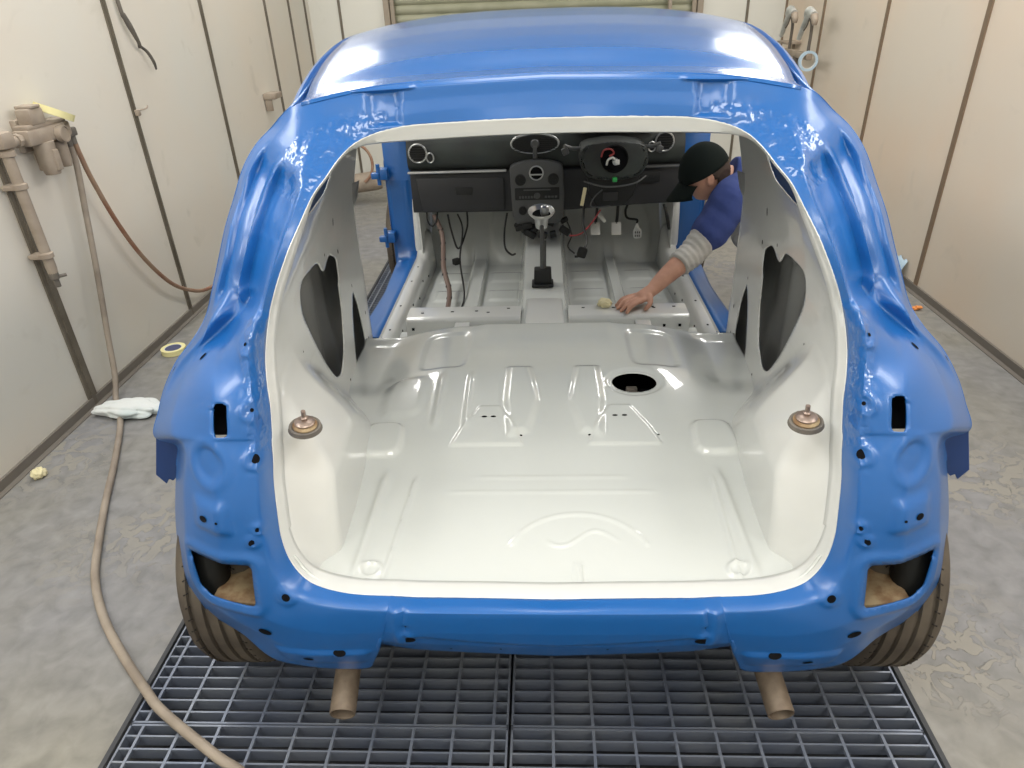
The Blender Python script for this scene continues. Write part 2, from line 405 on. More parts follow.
# ------------------------------------------------------------------ the car body shell
# right half of the tailgate frame: sections from the roof edge centre round to the rear sill centre,
# each section runs from the opening edge outwards
RINGS=[
[(0,1.62,1.311),(0,1.63,1.337),(0,1.64,1.365),(0,1.645,1.388),(0,1.66,1.397)],
[(0.117,1.62,1.31),(0.117,1.63,1.334),(0.117,1.64,1.361),(0.117,1.645,1.385),(0.118,1.66,1.394)],
[(0.227,1.62,1.307),(0.226,1.625,1.331),(0.226,1.635,1.358),(0.225,1.64,1.382),(0.226,1.655,1.391)],
[(0.313,1.612,1.304),(0.316,1.617,1.325),(0.32,1.628,1.352),(0.323,1.635,1.378),(0.33,1.65,1.386)],
[(0.384,1.595,1.292),(0.391,1.6,1.315),(0.402,1.615,1.341),(0.413,1.63,1.367),(0.418,1.64,1.378)],
[(0.427,1.565,1.275),(0.448,1.585,1.3),(0.469,1.605,1.327),(0.491,1.62,1.352),(0.5,1.63,1.365)],
[(0.455,1.53,1.25),(0.484,1.55,1.278),(0.521,1.58,1.308),(0.554,1.605,1.336),(0.57,1.62,1.348)],
[(0.477,1.49,1.221),(0.513,1.51,1.252),(0.554,1.55,1.28),(0.597,1.59,1.301),(0.628,1.63,1.304)],
[(0.496,1.46,1.198),(0.533,1.47,1.225),(0.587,1.52,1.244),(0.629,1.56,1.264),(0.664,1.61,1.271)],
[(0.508,1.43,1.175),(0.541,1.43,1.194),(0.609,1.49,1.205),(0.649,1.52,1.226),(0.691,1.58,1.228)],
[(0.517,1.395,1.151),(0.544,1.39,1.168),(0.62,1.45,1.171),(0.66,1.47,1.186),(0.715,1.55,1.167)],
[(0.531,1.355,1.118),(0.556,1.35,1.131),(0.631,1.41,1.13),(0.671,1.42,1.143),(0.737,1.52,1.109)],
[(0.547,1.325,1.079),(0.568,1.31,1.09),(0.647,1.38,1.077),(0.684,1.38,1.086),(0.762,1.5,1.039)],
[(0.561,1.3,1.04),(0.58,1.28,1.049),(0.662,1.36,1.026),(0.703,1.36,1.036),(0.78,1.48,0.985)],
[(0.575,1.285,0.999),(0.592,1.26,1.01),(0.662,1.32,0.983),(0.721,1.34,0.98),(0.805,1.46,0.919)],
[(0.583,1.265,0.959),(0.593,1.22,0.981),(0.686,1.29,0.943),(0.74,1.31,0.937),(0.826,1.42,0.881)],
[(0.586,1.24,0.916),(0.595,1.19,0.941),(0.694,1.23,0.915),(0.769,1.27,0.898),(0.86,1.38,0.841)],
[(0.581,1.21,0.876),(0.59,1.16,0.903),(0.668,1.16,0.898),(0.783,1.23,0.86),(0.882,1.34,0.795)],
[(0.574,1.185,0.834),(0.583,1.13,0.862),(0.656,1.12,0.867),(0.784,1.19,0.823),(0.89,1.3,0.753)],
[(0.572,1.16,0.784),(0.582,1.11,0.812),(0.655,1.095,0.821),(0.776,1.15,0.791),(0.891,1.26,0.713)],
[(0.572,1.15,0.77),(0.583,1.105,0.797),(0.657,1.09,0.807),(0.746,1.13,0.781),(0.841,1.25,0.694)],
[(0.571,1.135,0.737),(0.58,1.085,0.77),(0.657,1.075,0.777),(0.739,1.11,0.751),(0.853,1.25,0.65)],
[(0.572,1.115,0.691),(0.58,1.065,0.727),(0.659,1.055,0.734),(0.754,1.1,0.698),(0.869,1.24,0.587)],
[(0.568,1.09,0.635),(0.582,1.045,0.67),(0.662,1.035,0.681),(0.759,1.08,0.64),(0.879,1.22,0.519)],
[(0.563,1.07,0.583),(0.581,1.03,0.609),(0.669,1.02,0.607),(0.764,1.06,0.57),(0.88,1.19,0.444)],
[(0.549,1.055,0.535),(0.572,1.015,0.55),(0.669,1.01,0.526),(0.767,1.05,0.48),(0.87,1.15,0.375)],
[(0.52,1.04,0.5),(0.549,1.0,0.503),(0.636,1.0,0.459),(0.723,1.03,0.418),(0.809,1.1,0.344)],
[(0.478,1.025,0.488),(0.499,0.99,0.48),(0.571,0.985,0.421),(0.636,1.005,0.375),(0.703,1.05,0.319)],
[(0.416,1.015,0.481),(0.427,0.98,0.474),(0.471,0.975,0.406),(0.534,0.985,0.338),(0.609,1.02,0.26)],
[(0.345,1.01,0.481),(0.344,0.975,0.474),(0.358,0.97,0.417),(0.381,0.98,0.345),(0.415,1.01,0.254)],
[(0.33,1.01,0.481),(0.329,0.972,0.477),(0.347,0.968,0.422),(0.363,0.975,0.382),(0.396,1.0,0.343)],
[(0.273,1.0,0.488),(0.267,0.965,0.485),(0.271,0.962,0.431),(0.277,0.97,0.384),(0.285,0.99,0.341)],
[(0.133,0.995,0.491),(0.13,0.96,0.489),(0.132,0.957,0.436),(0.135,0.965,0.383),(0.139,0.985,0.337)],
[(0,0.99,0.493),(0,0.955,0.494),(0,0.952,0.441),(0,0.96,0.385),(0,0.98,0.336)],
]
car = empty('car_body_shell', (0, 2.5, 0), 'stripped blue three-door hatchback body shell with white painted interior and open tailgate aperture', 'car')
NR = len(RINGS)
# smooth along the frame (stations) then across (section)
SUB, ACR = 12, 13
cols = []
for j in range(5):
    cols.append(curve([r[j] for r in RINGS], SUB))
fine = []
for i in range(len(cols[0])):
    sec = curve([cols[j][i] for j in range(5)], ACR)
    lin = [cols[min(k//ACR, 3)][i].lerp(cols[min(k//ACR, 3)+1][i], (k-ACR*min(k//ACR, 3))/ACR) for k in range(4*ACR+1)]
    sec = [a.lerp(b, .55) for a, b in zip(sec, lin)]
    fine.append(sec)
A_curve = cols[0]; E_curve = cols[4]
SF = lambda s: s*SUB
NF = len(fine)
def gauss(d, w): return math.exp(-(d/w)**2)
def dsec(st, s):
    # pressed channels of the rear pillar (positive = forwards)
    v = interp([(0, 0), (.16, 0), (.22, .026), (.36, .044), (.46, .040), (.505, .006), (.53, .006), (.57, .036), (.76, .046), (.82, .004), (.90, -.002), (1, 0)], s)
    a = v*sm(7.2, 9.2, st)*sm(14.4, 13.4, st)
    # groove that sweeps out round the shoulder
    c = lerp(.50, .80, sm(13.5, 17.5, st)); w = lerp(.13, .10, sm(14, 18, st))
    b = (.044*gauss(s-c, w)-.010*gauss(s-c-w*1.5, w*.45))*sm(13.2, 14.2, st)*sm(18.6, 16.2, st)
    # step below the pillar joint
    c_ = -.010*sm(14.1, 14.25, st)*sm(.5, .42, s)*sm(17, 15.5, st)
    return a+b+c_
rect_hole = roundpoly([(.612, .560), (.757, .570), (.752, .478), (.728, .457), (.618, .459)], 4, .12)
oval_hole = roundpoly([(.631, .876), (.661, .876), (.661, .818), (.631, .818)], 6, .24)
rim_poly = rect_hole
def disp(x, z, s):
    """stamping relief of the rear panel, positive = towards the rear; s = section fraction 0..1"""
    d = 0
    # raised rim round the light opening
    q = sdf((x, z), rim_poly)
    d += .006*gauss(q-.017, .009)
    # round dimple and ring
    r = math.hypot(x-.678, z-.764); d -= .007*sm(.036, .022, r); d += .003*gauss(r-.042, .007)
    # pressed pad with holes
    q = sdf((x, z), [(.650, .690), (.712, .690), (.715, .645), (.648, .640)])
    d += .009*sm(.016, -.006, q)
    # two small buttons near the opening
    for cx, cz in ((.588, .638), (.600, .612)):
        r = math.hypot(x-cx, z-cz); d += .006*sm(.018, .008, r)-.004*sm(.008, .004, r)
    for cx, cz in ((.586, .859), (.603, .966), (.583, .773)):
        r = math.hypot(x-cx, z-cz); d += .005*gauss(r-.016, .006)
    for cx, cz, rr in ((.547, .492, .02), (.30, .405, .022)):
        r = math.hypot(x-cx, z-cz); d += .004*sm(rr+.008, rr-.006, r)
    # crumpled weld flange beside the opening
    if .05 < s < .45 and .74 < z < .98:
        d += .0035*math.sin(z*95+x*40)*math.sin(x*160+z*31)*sm(.05, .15, s)*sm(.38, .25, s)
    # upper corner crumple
    if x > .36 and z > 1.12 and x < .66:
        d += .0035*math.sin(z*80+x*60)*math.sin(x*90-z*50)*gauss(s-.30, .2)
    # hinge pockets in the header
    if z > 1.29:
        q = sdf((x, z), [(.327, 1.375), (.400, 1.372), (.393, 1.305), (.327, 1.307)])
        d -= .010*sm(.004, -.006, q)
        q = sdf((x, z), [(.30, 1.384), (.43, 1.380), (.43, 1.376), (.30, 1.380)]); d += .008*sm(.006, 0, q)
    # lower member: raised band
    if x < .30 and z < .50:
        zz = .415-.02*(1-(x/.3)**2)
        d += .006*sm(zz-.006, zz+.008, z)
    if .27 < x < .60 and z < .50:
        q = sdf((x, z), [(.40, .345), (.60, .33), (.58, .29), (.42, .30)]); d += .006*sm(.01, 0, q)
        d += .007*gauss(x-.318, .012)*sm(.36, .40, z)
    return d
bm = bmesh.new(); V = []; LS = bm.verts.layers.float.new('s'); LT = bm.verts.layers.float.new('st')
full = [(i, -1) for i in range(NF-1, 0, -1)] + [(i, 1) for i in range(NF)]   # left bottom -> top -> right bottom (bottom centre shared by weld)
for i, sx in full:
    row = []
    for j, p in enumerate(fine[i]):
        s = j/(len(fine[i])-1)
        v = bm.verts.new((sx*p.x, p.y, p.z)); v[LS] = s; v[LT] = i/SUB
        row.append(v)
    V.append(row)
for i in range(len(V)-1):
    for j in range(len(V[0])-1): bm.faces.new([V[i][j], V[i+1][j], V[i+1][j+1], V[i][j+1]])
bmesh.ops.remove_doubles(bm, verts=bm.verts, dist=.0004)
for sgn in (1, -1):
    cut(bm, [[(sgn*a, b) for a, b in rect_hole], [(sgn*a, b) for a, b in oval_hole]], (0, 2))
for v in bm.verts:
    if v[LS] > .001: v.co.y -= disp(abs(v.co.x), v.co.z, v[LS])-dsec(v[LT], v[LS])
for f in bm.faces:
    s_ = sum(v[LS] for v in f.verts)/len(f.verts); t_ = sum(v[LT] for v in f.verts)/len(f.verts)
    if (14.2 < t_ < 20.5 and .04 < s_ < .30) or (3.5 < t_ < 9.5 and .06 < s_ < .55 - .05*abs(t_-7)): f.material_index = 1
bmesh.ops.recalc_face_normals(bm, faces=bm.faces)
tot = sum((f.normal.y*f.calc_area() for f in bm.faces))
if tot > 0: bmesh.ops.reverse_faces(bm, faces=bm.faces)
rear_bvh = BVHTree.FromBMesh(bm)
def on_rear(x, z):
    hit = rear_bvh.ray_cast(Vector((x, .5, z)), Vector((0, 1, 0)))
    return hit[0], hit[1]
me = bpy.data.meshes.new('tailgate_frame'); bm.to_mesh(me); bm.free()
frame = solid(link('tailgate_frame', me, [M['blue'], M['seam']], car, angle=50), .003)
# small punched holes
def decal(mb, p, nrm, rx, rz, rot=0, lift=.0012, n=14):
    nrm = nrm.normalized(); u = nrm.cross(Vector((0, 0, 1)))
    u = u.normalized() if u.length > 1e-4 else Vector((1, 0, 0)); w = u.cross(nrm)
    vs = []
    for k in range(n):
        a = 2*PI*k/n; ca, sa = math.cos(a)*rx, math.sin(a)*rz
        vs.append(mb.bm.verts.new(p+nrm*lift+u*(ca*math.cos(rot)-sa*math.sin(rot))+w*(ca*math.sin(rot)+sa*math.cos(rot))))
    f = mb.bm.faces.new(vs); f.material_index = mb.mi
spots = [(.694, .664, .010, .007), (.662, .664, .003, .003), (.586, .859, .004, .004), (.603, .966, .004, .004), (.583, .773, .009, .010),
         (.588, .638, .006, .005), (.600, .612, .010, .008), (.547, .492, .009, .009), (.30, .405, .017, .009), (.735, .905, .006, .010), (.842, .845, .005, .007),
         (.30, .445, .003, .003), (.110, .372, .003, .003), (.615, .385, .016, .010), (.455, .345, .014, .008), (.53, .315, .012, .006), (.215, .362, .003, .003)]
for sx in (1, -1):
    for x, z, rx, rz in spots:
        p, nn = on_rear(sx*x, z)
        if p is None: continue
        if nn.y > 0: nn = -nn
        mb = MB(); decal(mb, p, nn, rx, rz); mb.build('punched_hole', M['hole'], car, smooth=False)

# flaps below the quarter corners: dull paint, their shade put into the colour
for sx in (1, -1):
    mb = MB()
    poly = [(.800, .745), (.889, .712), (.921, .604), (.903, .578), (.894, .592), (.885, .587), (.873, .598), (.830, .62)]
    G = [(sx*a, b) for a, b in poly]
    mb.prism(G, 1.262, 1.266)
    o = mb.build('corner_flap', M['blue_dull_shade'], car, smooth=False)
    
# ---- roof
def zroof_c(y): return interp([(1.62, 1.397), (1.68, 1.405), (1.8, 1.432), (1.92, 1.455), (2.05, 1.474), (2.2, 1.491), (2.35, 1.501), (2.5, 1.505), (2.65, 1.504), (2.85, 1.493), (3.05, 1.467), (3.2, 1.44)], y)
def roof_edge_x(y): return interp([(1.62, .545), (1.75, .560), (2.0, .578), (2.3, .590), (2.8, .590), (3.2, .575)], y)
def zroof(x, y):
    e = abs(x)/roof_edge_x(y)
    return zroof_c(y)-.012*e**2-.036*e**3.2
top_y = lambda x: interp([(p.x, p.y) for p in cols[4][:SF(6)+1]], abs(x))
top_z = lambda x: interp([(p.x, p.z) for p in cols[4][:SF(6)+1]], abs(x))
mb = MB(); G = []
nx, ny = 48, 60
for i in range(nx+1):
    u = -1+2*i/nx; row = []
    for j in range(ny+1):
        t = j/ny; x0 = u*.548
        y = lerp(top_y(x0), 3.2-.10*u*u, t); x = u*roof_edge_x(y)
        z = zroof(x, y)
        k = sm(.10, 0, t); z = lerp(z, top_z(x0), k)
        # shallow ditch lines along the roof
        row.append(Vector((x, y, z)))
    # rolled rear lip
    G.append([row[0]+Vector((0, .004, -.010)), row[0]+Vector((0, -.003, -.004))]+row)
mb.grid(G)
roof = solid(mb.build('roof_panel', M['roofblue'], car, angle=50), .003, 1)
# rubber-less drip channels beside the roof panel
for sx in (1, -1):
    mb = MB(); G = []
    for j in range(40):
        y = 1.63+j*(3.1-1.63)/39; xe = roof_edge_x(y); z = zroof(xe, y)
        G.append([Vector((sx*(xe-.002), y, z-.001)), Vector((sx*(xe+.002), y, z-.012)), Vector((sx*(xe+.018), y+.005, z-.015)), Vector((sx*(xe+.024), y+.005, z-.004)), Vector((sx*(xe+.034), y+.005, z-.010)), Vector((sx*(xe+.048), y+.01, z-.034))])
    mb.grid(G); solid(mb.build('drip_channel', M['blue'], car, angle=30), .003, 0)

# ---- outer body sides
door_out = roundpoly([(2.46, .345), (3.10, .315), (3.49, .345), (3.50, .98), (3.22, 1.22), (3.02, 1.37), (2.56, 1.405), (2.47, 1.0), (2.45, .6)], 4, .12)
def ztop(y): return interp([(1.62, 1.345), (1.8, 1.372), (2.0, 1.405), (2.2, 1.425), (2.5, 1.440), (2.8, 1.432), (3.05, 1.405), (3.2, 1.345), (3.4, 1.18), (3.58, 1.02), (3.7, .98)], y)
def xtop(y): return interp([(1.62, .585), (1.8, .600), (2.1, .622), (2.5, .634), (3.0, .632), (3.2, .64), (3.4, .69), (3.6, .735)], y)
def xouter(y, z):
    zt = ztop(y)
    b = .845 if z > .55 else .845-.02*sm(.55, .28, z)
    b -= .045*sm(1.9, 2.5, y)
    if z > .84: b = lerp(b, xtop(y), ((z-.84)/max(.05, zt-.84))**1.35 if z < zt else 1)
    return b
quarter_win = roundpoly([(1.60, .99), (2.22, 1.02), (2.27, 1.30), (2.0, 1.30), (1.76, 1.21)], 4, .2)
for sx in (1, -1):
    bm = bmesh.new(); V = []
    i0, i1 = SF(6), SF(27)
    rows = range(i0, i1+1)
    NC = 110
    for i in rows:
        e = E_curve[i]; tz = (e.z-.20)/(ztop(e.y)-.20)
        if i == i0: tz = 1
        row = []
        for c in range(NC+1):
            s = c/NC; y = lerp(e.y, 3.58, s)
            z = .20+tz*(lerp(e.z, ztop(y), 1)-.20) if c else e.z
            k = sm(0, .28, s)
            zl = .20+tz*(ztop(y)-.20)
            if c == 0: zl = e.z
            x = lerp(e.x, xouter(y, zl), k)
            row.append(bm.verts.new((sx*x, y, zl)))
        V.append(row)
    for i in range(len(V)-1):
        for j in range(NC): bm.faces.new([V[i][j], V[i+1][j], V[i+1][j+1], V[i][j+1]])
    arch = ell(1.42, .30, .365, .375, 48)
    cut(bm, [door_out, arch, quarter_win], (1, 2))
    bmesh.ops.recalc_face_normals(bm, faces=bm.faces)
    me = bpy.data.meshes.new('body_side'); bm.to_mesh(me); bm.free()
    solid(link('body_side', me, M['blue'], car, angle=50), .003, 0)

# ---- white inner sides
W_curve = []
for i, a in enumerate(A_curve):
    s = i/SUB
    n_in = Vector((-1, 0, 0)) if s > 6 else Vector((-.3, 0, -1))
    k = sm(2.5, 6, s); k3 = sm(8, 12, s)
    d = Vector((0, .012, -.034)).lerp(Vector((.006, .007, .0)), k).lerp(Vector((-.002, .030, -.003)), k3)
    k2 = sm(24, 28, s); d = d.lerp(Vector((0, .035, .0)), k2)
    W_curve.append(a+d)
mb = MB()
for sgn_list in ([(i, -1) for i in range(NF-1, 0, -1)]+[(i, 1) for i in range(NF)],):
    G = []
    for i, sx in sgn_list:
        a, w = A_curve[i], W_curve[i]; r = random.uniform(-.0012, .0012)
        o = Vector((0, -.0015, 0))
        G.append([Vector((sx*q.x, q.y, q.z)) for q in (a+o+Vector((0, 0, r*.5)), a.lerp(w, .1)+o, a.lerp(w, .5), w, w+Vector((-.004 if i < SF(24) else 0, .012, -.004)))])
    mb.grid(G)
solid(mb.build('opening_lip', M['white'], car, weld=.0003), .002, 0)

def smin_arch(x, y, z, ya):
    """push the side skin inwards over the wheel housing; shelf with strut mount on top"""
    zt = .830-.40*sm(1.30, 2.0, y)
    zt = min(zt, .795+.0*(y))
    p = sm(zt+.05, zt-.17, z)
    inner = .480+.035*sm(1.2, 1.8, y)
    tgt = min(x, inner)
    fade = sm(0, .09, y-ya)*sm(2.12, 1.75, y)
    return lerp(x, tgt, p*fade)
main_hole = roundpoly([(1.81, .925), (1.86, .870), (1.96, .895), (2.05, .850), (2.03, .79), (2.01, .775), (2.00, .69), (1.95, .58), (1.86, .540), (1.79, .565), (1.70, .665), (1.60, .80), (1.57, .87), (1.60, .945)], 3, .3)
narrow_hole = roundpoly([(2.21, .680), (2.26, .60), (2.29, .45), (2.22, .40), (2.08, .42), (2.11, .53), (2.16, .63)], 3, .3)
win_in = roundpoly([(1.40, 1.145), (1.60, 1.187), (1.92, 1.187), (2.02, 1.155), (1.94, 1.085), (1.70, 1.088), (1.5, 1.12)], 3, .3)
def inner_end(tz):
    z = .30+tz*(1.385-.30)
    x = .688-.085*sm(.85, 1.38, z)
    return Vector((x, 2.43-.01*math.sin(z*3), z))
side_bm = {}
for sx in (1, -1):
    bm = bmesh.new(); V = []
    i0, i1 = SF(5), SF(26)+SUB//2
    NC = 120
    z_hi, z_lo = W_curve[i0].z, W_curve[i1].z
    for i in range(i0, i1+1):
        for sub in range(1):
            w = W_curve[i] if sub == 0 else (W_curve[i]+W_curve[i+1])/2
            tz = (w.z-z_lo)/(z_hi-z_lo); e = inner_end(tz)
            row = []
            for c in range(NC+1):
                s = c/NC; y = lerp(w.y, e.y, s); z = lerp(w.z, e.z, s)
                x = lerp(w.x, e.x, s**.8); z -= .07*sm(.12, 0, tz)*sm(0, .05, s)
                # gentle pressing: ridge running to the pillar
                x += .012*math.sin(PI*s)*sm(.9, 1.1, z)
                x = smin_arch(x, y, z, w.y)
                row.append(bm.verts.new((sx*x, y, z)))
            V.append(row)
    for i in range(len(V)-1):
        for j in range(NC): bm.faces.new([V[i][j], V[i+1][j], V[i+1][j+1], V[i][j+1]])
    cut(bm, [main_hole, narrow_hole, win_in], (1, 2))
    bmesh.ops.recalc_face_normals(bm, faces=bm.faces)
    t = sum(f.normal.x*f.calc_area() for f in bm.faces)*sx
    if t > 0: bmesh.ops.reverse_faces(bm, faces=bm.faces)
    side_bm[sx] = BVHTree.FromBMesh(bm)
    me = bpy.data.meshes.new('inner_side_panel'); bm.to_mesh(me); bm.free()
    solid(link('inner_side_panel', me, M['white'], car, angle=50), .0025)
    # pillar post edge towards the door
    mb = MB(); G = []
    for k in range(25):
        e = inner_end(k/24); G.append([Vector((sx*e.x, e.y, e.z)), Vector((sx*(e.x+.004), e.y+.015, e.z)), Vector((sx*(e.x+.010), e.y+.045, e.z))])
    mb.grid(G); solid(mb.build('pillar_flange', M['white'], car), .002, 0)
    # small slots on the inner panel
    mb = MB()
    for y, z, ry, rz in ((2.05, .965, .005, .013), (2.08, .862, .006, .007), (1.90, .912, .004, .005), (1.375, .985, .009, .011), (1.378, 1.010, .004, .005), (1.60, .885, .004, .006),
                         (1.27, .95, .003, .004), (1.95, .47, .006, .004), (2.10, .43, .006, .004), (1.115, .63, .008, .020), (1.50, .80, .003, .003), (2.20, .70, .004, .006), (2.36, .53, .005, .008), (2.35, .43, .005, .006), (1.66, .60, .005, .005)):
        h = side_bm[sx].ray_cast(Vector((0, y, z)), Vector((sx, 0, 0)))
        if h[0] is None: continue
        nn = h[1] if h[1].x*sx < 0 else -h[1]
        mb = MB(); decal(mb, h[0], nn, ry, rz); mb.build('panel_slot', M['hole'], car, smooth=False)
    # dark bare inside of the outer skin, seen through the openings
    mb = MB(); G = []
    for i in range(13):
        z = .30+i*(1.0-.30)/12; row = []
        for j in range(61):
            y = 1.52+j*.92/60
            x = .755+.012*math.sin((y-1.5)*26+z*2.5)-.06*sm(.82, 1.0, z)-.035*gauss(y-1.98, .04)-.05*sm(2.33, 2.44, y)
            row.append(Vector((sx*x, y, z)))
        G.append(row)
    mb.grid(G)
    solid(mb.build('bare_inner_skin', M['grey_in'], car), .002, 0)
    mb = MB(); mb.box((sx*.60, 1.50, .50), (.16, .02, .3))
    # strut mount
    h = side_bm[sx].ray_cast(Vector((sx*.522, 1.19, 1.0)), Vector((0, 0, -1)))
    zb = h[0].z if h[0] is not None else .79
    mb.bm.free(); mb = MB()
    T = Matrix.Translation((sx*.508, 1.178, .790)) @ Matrix.Rotation(math.radians(6), 4, 'X') @ Matrix.Rotation(math.radians(-sx*6), 4, 'Y')
    K = .62
    def sc(pr): return [(a*K, b*K) for a, b in pr]
    mb.lathe(sc([(.0, .0), (.040, .0), (.041, .005), (.036, .010), (.026, .013), (.012, .014), (0, .014)]), T, 28)
    o = mb.build('strut_mount', M['rust'], car)
    mb = MB(); mb.lathe(sc([(.040, -.02), (.056, -.012), (.052, .002), (.046, .004), (.041, .0)]), T, 28); mb.build('mount_seat', M['dusty_dark'], o)
    mb = MB(); mb.lathe(sc([(.0, .012), (.033, .013), (.034, .018), (.026, .024), (.010, .026), (.010, .028), (.0125, .036), (.008, .040), (.0075, .062), (.0, .062)]), T, 20); mb.build('strut_nut', M['strut'], o)

# ---- floors
def aY(x): 
    tab = sorted([(p.x, p.y) for p in A_curve[SF(25):]]); return interp(tab, abs(x))
def aZ(x):
    tab = sorted([(p.x, p.z) for p in A_curve[SF(25):]]); return interp(tab, abs(x))
def arc_line(x, y, cx, cy, r, a0, a1, w):
    a = math.degrees(math.atan2(y-cy, x-cx)) % 360
    if a0 <= a <= a1: return gauss(math.hypot(x-cx, y-cy)-r, w)
    return 0
fuel = ell(.262, 1.852, .068, .050, 28)
def zfloor(x, y):
    ax = abs(x)
    z = .462
    z = lerp(z, .480, sm(1.42, 1.66, y+.0))
    # seat pan tilts and bulges
    z = lerp(z, .515, sm(1.60, 1.95, y)*sm(.56, .3, ax))
    z += .018*sm(.30, .20, ax)*sm(2.05, 2.25, y)
    fy = 2.335-.02*sm(.3, .2, ax)
    z = lerp(z, .335, sm(fy-.085, fy+.035, y))
    # side valleys next to the arches
    z -= .02*sm(.44, .56, ax)*sm(1.8, 1.95, y)*sm(2.3, 2.2, y)
    # boot floor ribs and round spare well mark
    z += .003*(arc_line(x, y, .06, 1.12, .165, 20, 160, .005))
    z += .003*gauss(y-1.20-.025*math.sin((x-.06)*38), .004)*sm(-.02, 0, x)*sm(.16, .14, x)
    for xx in (.050, .062): z += .004*gauss(x-xx, .003)*sm(1.03, 1.05, y)*sm(1.13, 1.11, y)
    for xx in (-.43, .43): z += .010*gauss(x-xx, .012)*sm(1.48, 1.40, y)*sm(1.05, 1.12, y)
    for xx in (-.36, .40): z += .006*gauss(x-xx-.05*(y-1.2), .006)*sm(1.45, 1.40, y)
    z += .002*gauss(y-1.37, .006)*sm(.28, .22, ax)
    z += .002*gauss(y-1.43, .006)*sm(.22, .16, ax)
    r = math.hypot(ax-.40, y-1.10); z += .006*gauss(r-.022, .005)
    # lozenge humps
    for cx in (-.082, .112):
        q = sdf((x, y), [(cx-.040, 1.93), (cx+.022, 1.93), (cx+.048, 1.76), (cx+.020, 1.62), (cx-.030, 1.60), (cx-.045, 1.76)] if cx < 0 else [(cx-.022, 1.93), (cx+.040, 1.93), (cx+.045, 1.76), (cx+.030, 1.60), (cx-.020, 1.62), (cx-.048, 1.76)])
        z += .011*sm(.016, -.014, q)
    # trapezoid stiffener plates with slots
    for cx in (-.175, .205):
        q = sdf((x, y), [(cx-.10, 1.56), (cx+.10, 1.56), (cx+.075, 1.64), (cx+.03, 1.735), (cx-.03, 1.735), (cx-.075, 1.64)])
        z += .005*sm(.003, -.003, q)
    # pressings in the seat pan
    for x0, x1 in ((-.42, -.27), (.27, .42)):
        q = sdf((x, y), roundpoly([(x0, 1.95), (x1, 1.95), (x1, 2.20), (x0, 2.20)], 3, .2)); z -= .006*sm(.012, -.012, q)
    q = sdf((x, y), ell(.262, 1.852, .085, .067, 20)); z -= .006*sm(.008, -.004, q)
    for xx in (-.33, -.24): z += .008*gauss(x-xx, .010)*sm(1.62, 1.68, y)*sm(1.93, 1.86, y)
    q = sdf((x, y), roundpoly([(-.50, 1.70), (-.38, 1.70), (-.38, 1.90), (-.50, 1.90)], 3, .3)); z += .008*sm(.02, -.02, q)
    for xx in (-.47, .45):
        q = sdf((x, y), roundpoly([(xx-.06, 1.52), (xx+.06, 1.52), (xx+.05, 1.66), (xx-.05, 1.66)], 3, .3)); z += .012*sm(.01, -.01, q)
    return z
bm = bmesh.new(); V = []
NX, NY = 230, 260
for i in range(NX+1):
    u = -1+2*i/NX; row = []
    for j in range(NY+1):
        t = j/NY
        ax = abs(u)*.56; y0 = aY(ax)+.012; y = lerp(y0, 2.47, t)
        xw = .555+.11*sm(1.45, 1.95, y)
        x = u*xw
        z = lerp(aZ(ax)+.0, zfloor(x, y), sm(0, .055, y-y0))
        row.append(bm.verts.new((x, y, z)))
    V.append(row)
for i in range(NX):
    for j in range(NY): bm.faces.new([V[i][j], V[i+1][j], V[i+1][j+1], V[i][j+1]])
cut(bm, [fuel], (0, 1))
bmesh.ops.recalc_face_normals(bm, faces=bm.faces)
if sum(f.normal.z*f.calc_area() for f in bm.faces) < 0: bmesh.ops.reverse_faces(bm, faces=bm.faces)
fl_bvh = BVHTree.FromBMesh(bm)
me = bpy.data.meshes.new('rear_floor'); bm.to_mesh(me); bm.free()
solid(link('rear_floor', me, M['white_floor'], car, angle=60), .002)
# slots in the sill and floor
mb = MB()
def fdec(x, y, rx, ry, rot=0):
    h = fl_bvh.ray_cast(Vector((x, y, 1)), Vector((0, 0, -1)))
    if h[0] is not None:
        c = h[0]; vs = []
        for k in range(12):
            a = 2*PI*k/12; px, py = math.cos(a)*rx, math.sin(a)*ry
            xx, yy = c.x+px*math.cos(rot)-py*math.sin(rot), c.y+px*math.sin(rot)+py*math.cos(rot)
            hh = fl_bvh.ray_cast(Vector((xx, yy, 1)), Vector((0, 0, -1)))
            vs.append(mb.bm.verts.new(Vector((xx, yy, (hh[0].z if hh[0] is not None else c.z)+.0012))))
        mb.bm.faces.new(vs)
for x, y, rx, ry in ((-.375, 1.045, .013, .005), (-.158, 1.025, .009, .006), (-.145, 1.005, .013, .0035), (.185, 1.02, .006, .004), (.20, 1.05, .004, .003), (.355, 1.04, .013, .005),
                     (-.188, 1.682, .008, .004), (-.162, 1.682, .008, .004), (.188, 1.682, .008, .004), (.215, 1.682, .008, .004), (.30, 1.60, .004, .003), (-.08, 1.60, .004, .003), (.11, 1.60, .004, .003)):
    mb = MB(); fdec(x, y, rx, ry); mb.build('floor_slot', M['hole'], car, smooth=False)
# fuel access opening: rim and dark tank top with fittings below
mb = MB(); mb.box((.262, 1.852, .430), (.20, .15, .012), .004); o = mb.build('tank_top', M['hole'], car)
mb = MB(); mb.lathe([(0, 0), (.018, 0), (.018, .016), (.012, .022), (0, .022)], Matrix.Translation((.262, 1.87, .436)), 18); mb.box((.262, 1.90, .448), (.035, .02, .018), .004)
mb.tube([(.215, 1.85, .445), (.24, 1.86, .452), (.262, 1.87, .455), (.30, 1.865, .45), (.325, 1.87, .44)], .005, 8); mb.build('fuel_fitting', M['dusty_dark'], o)

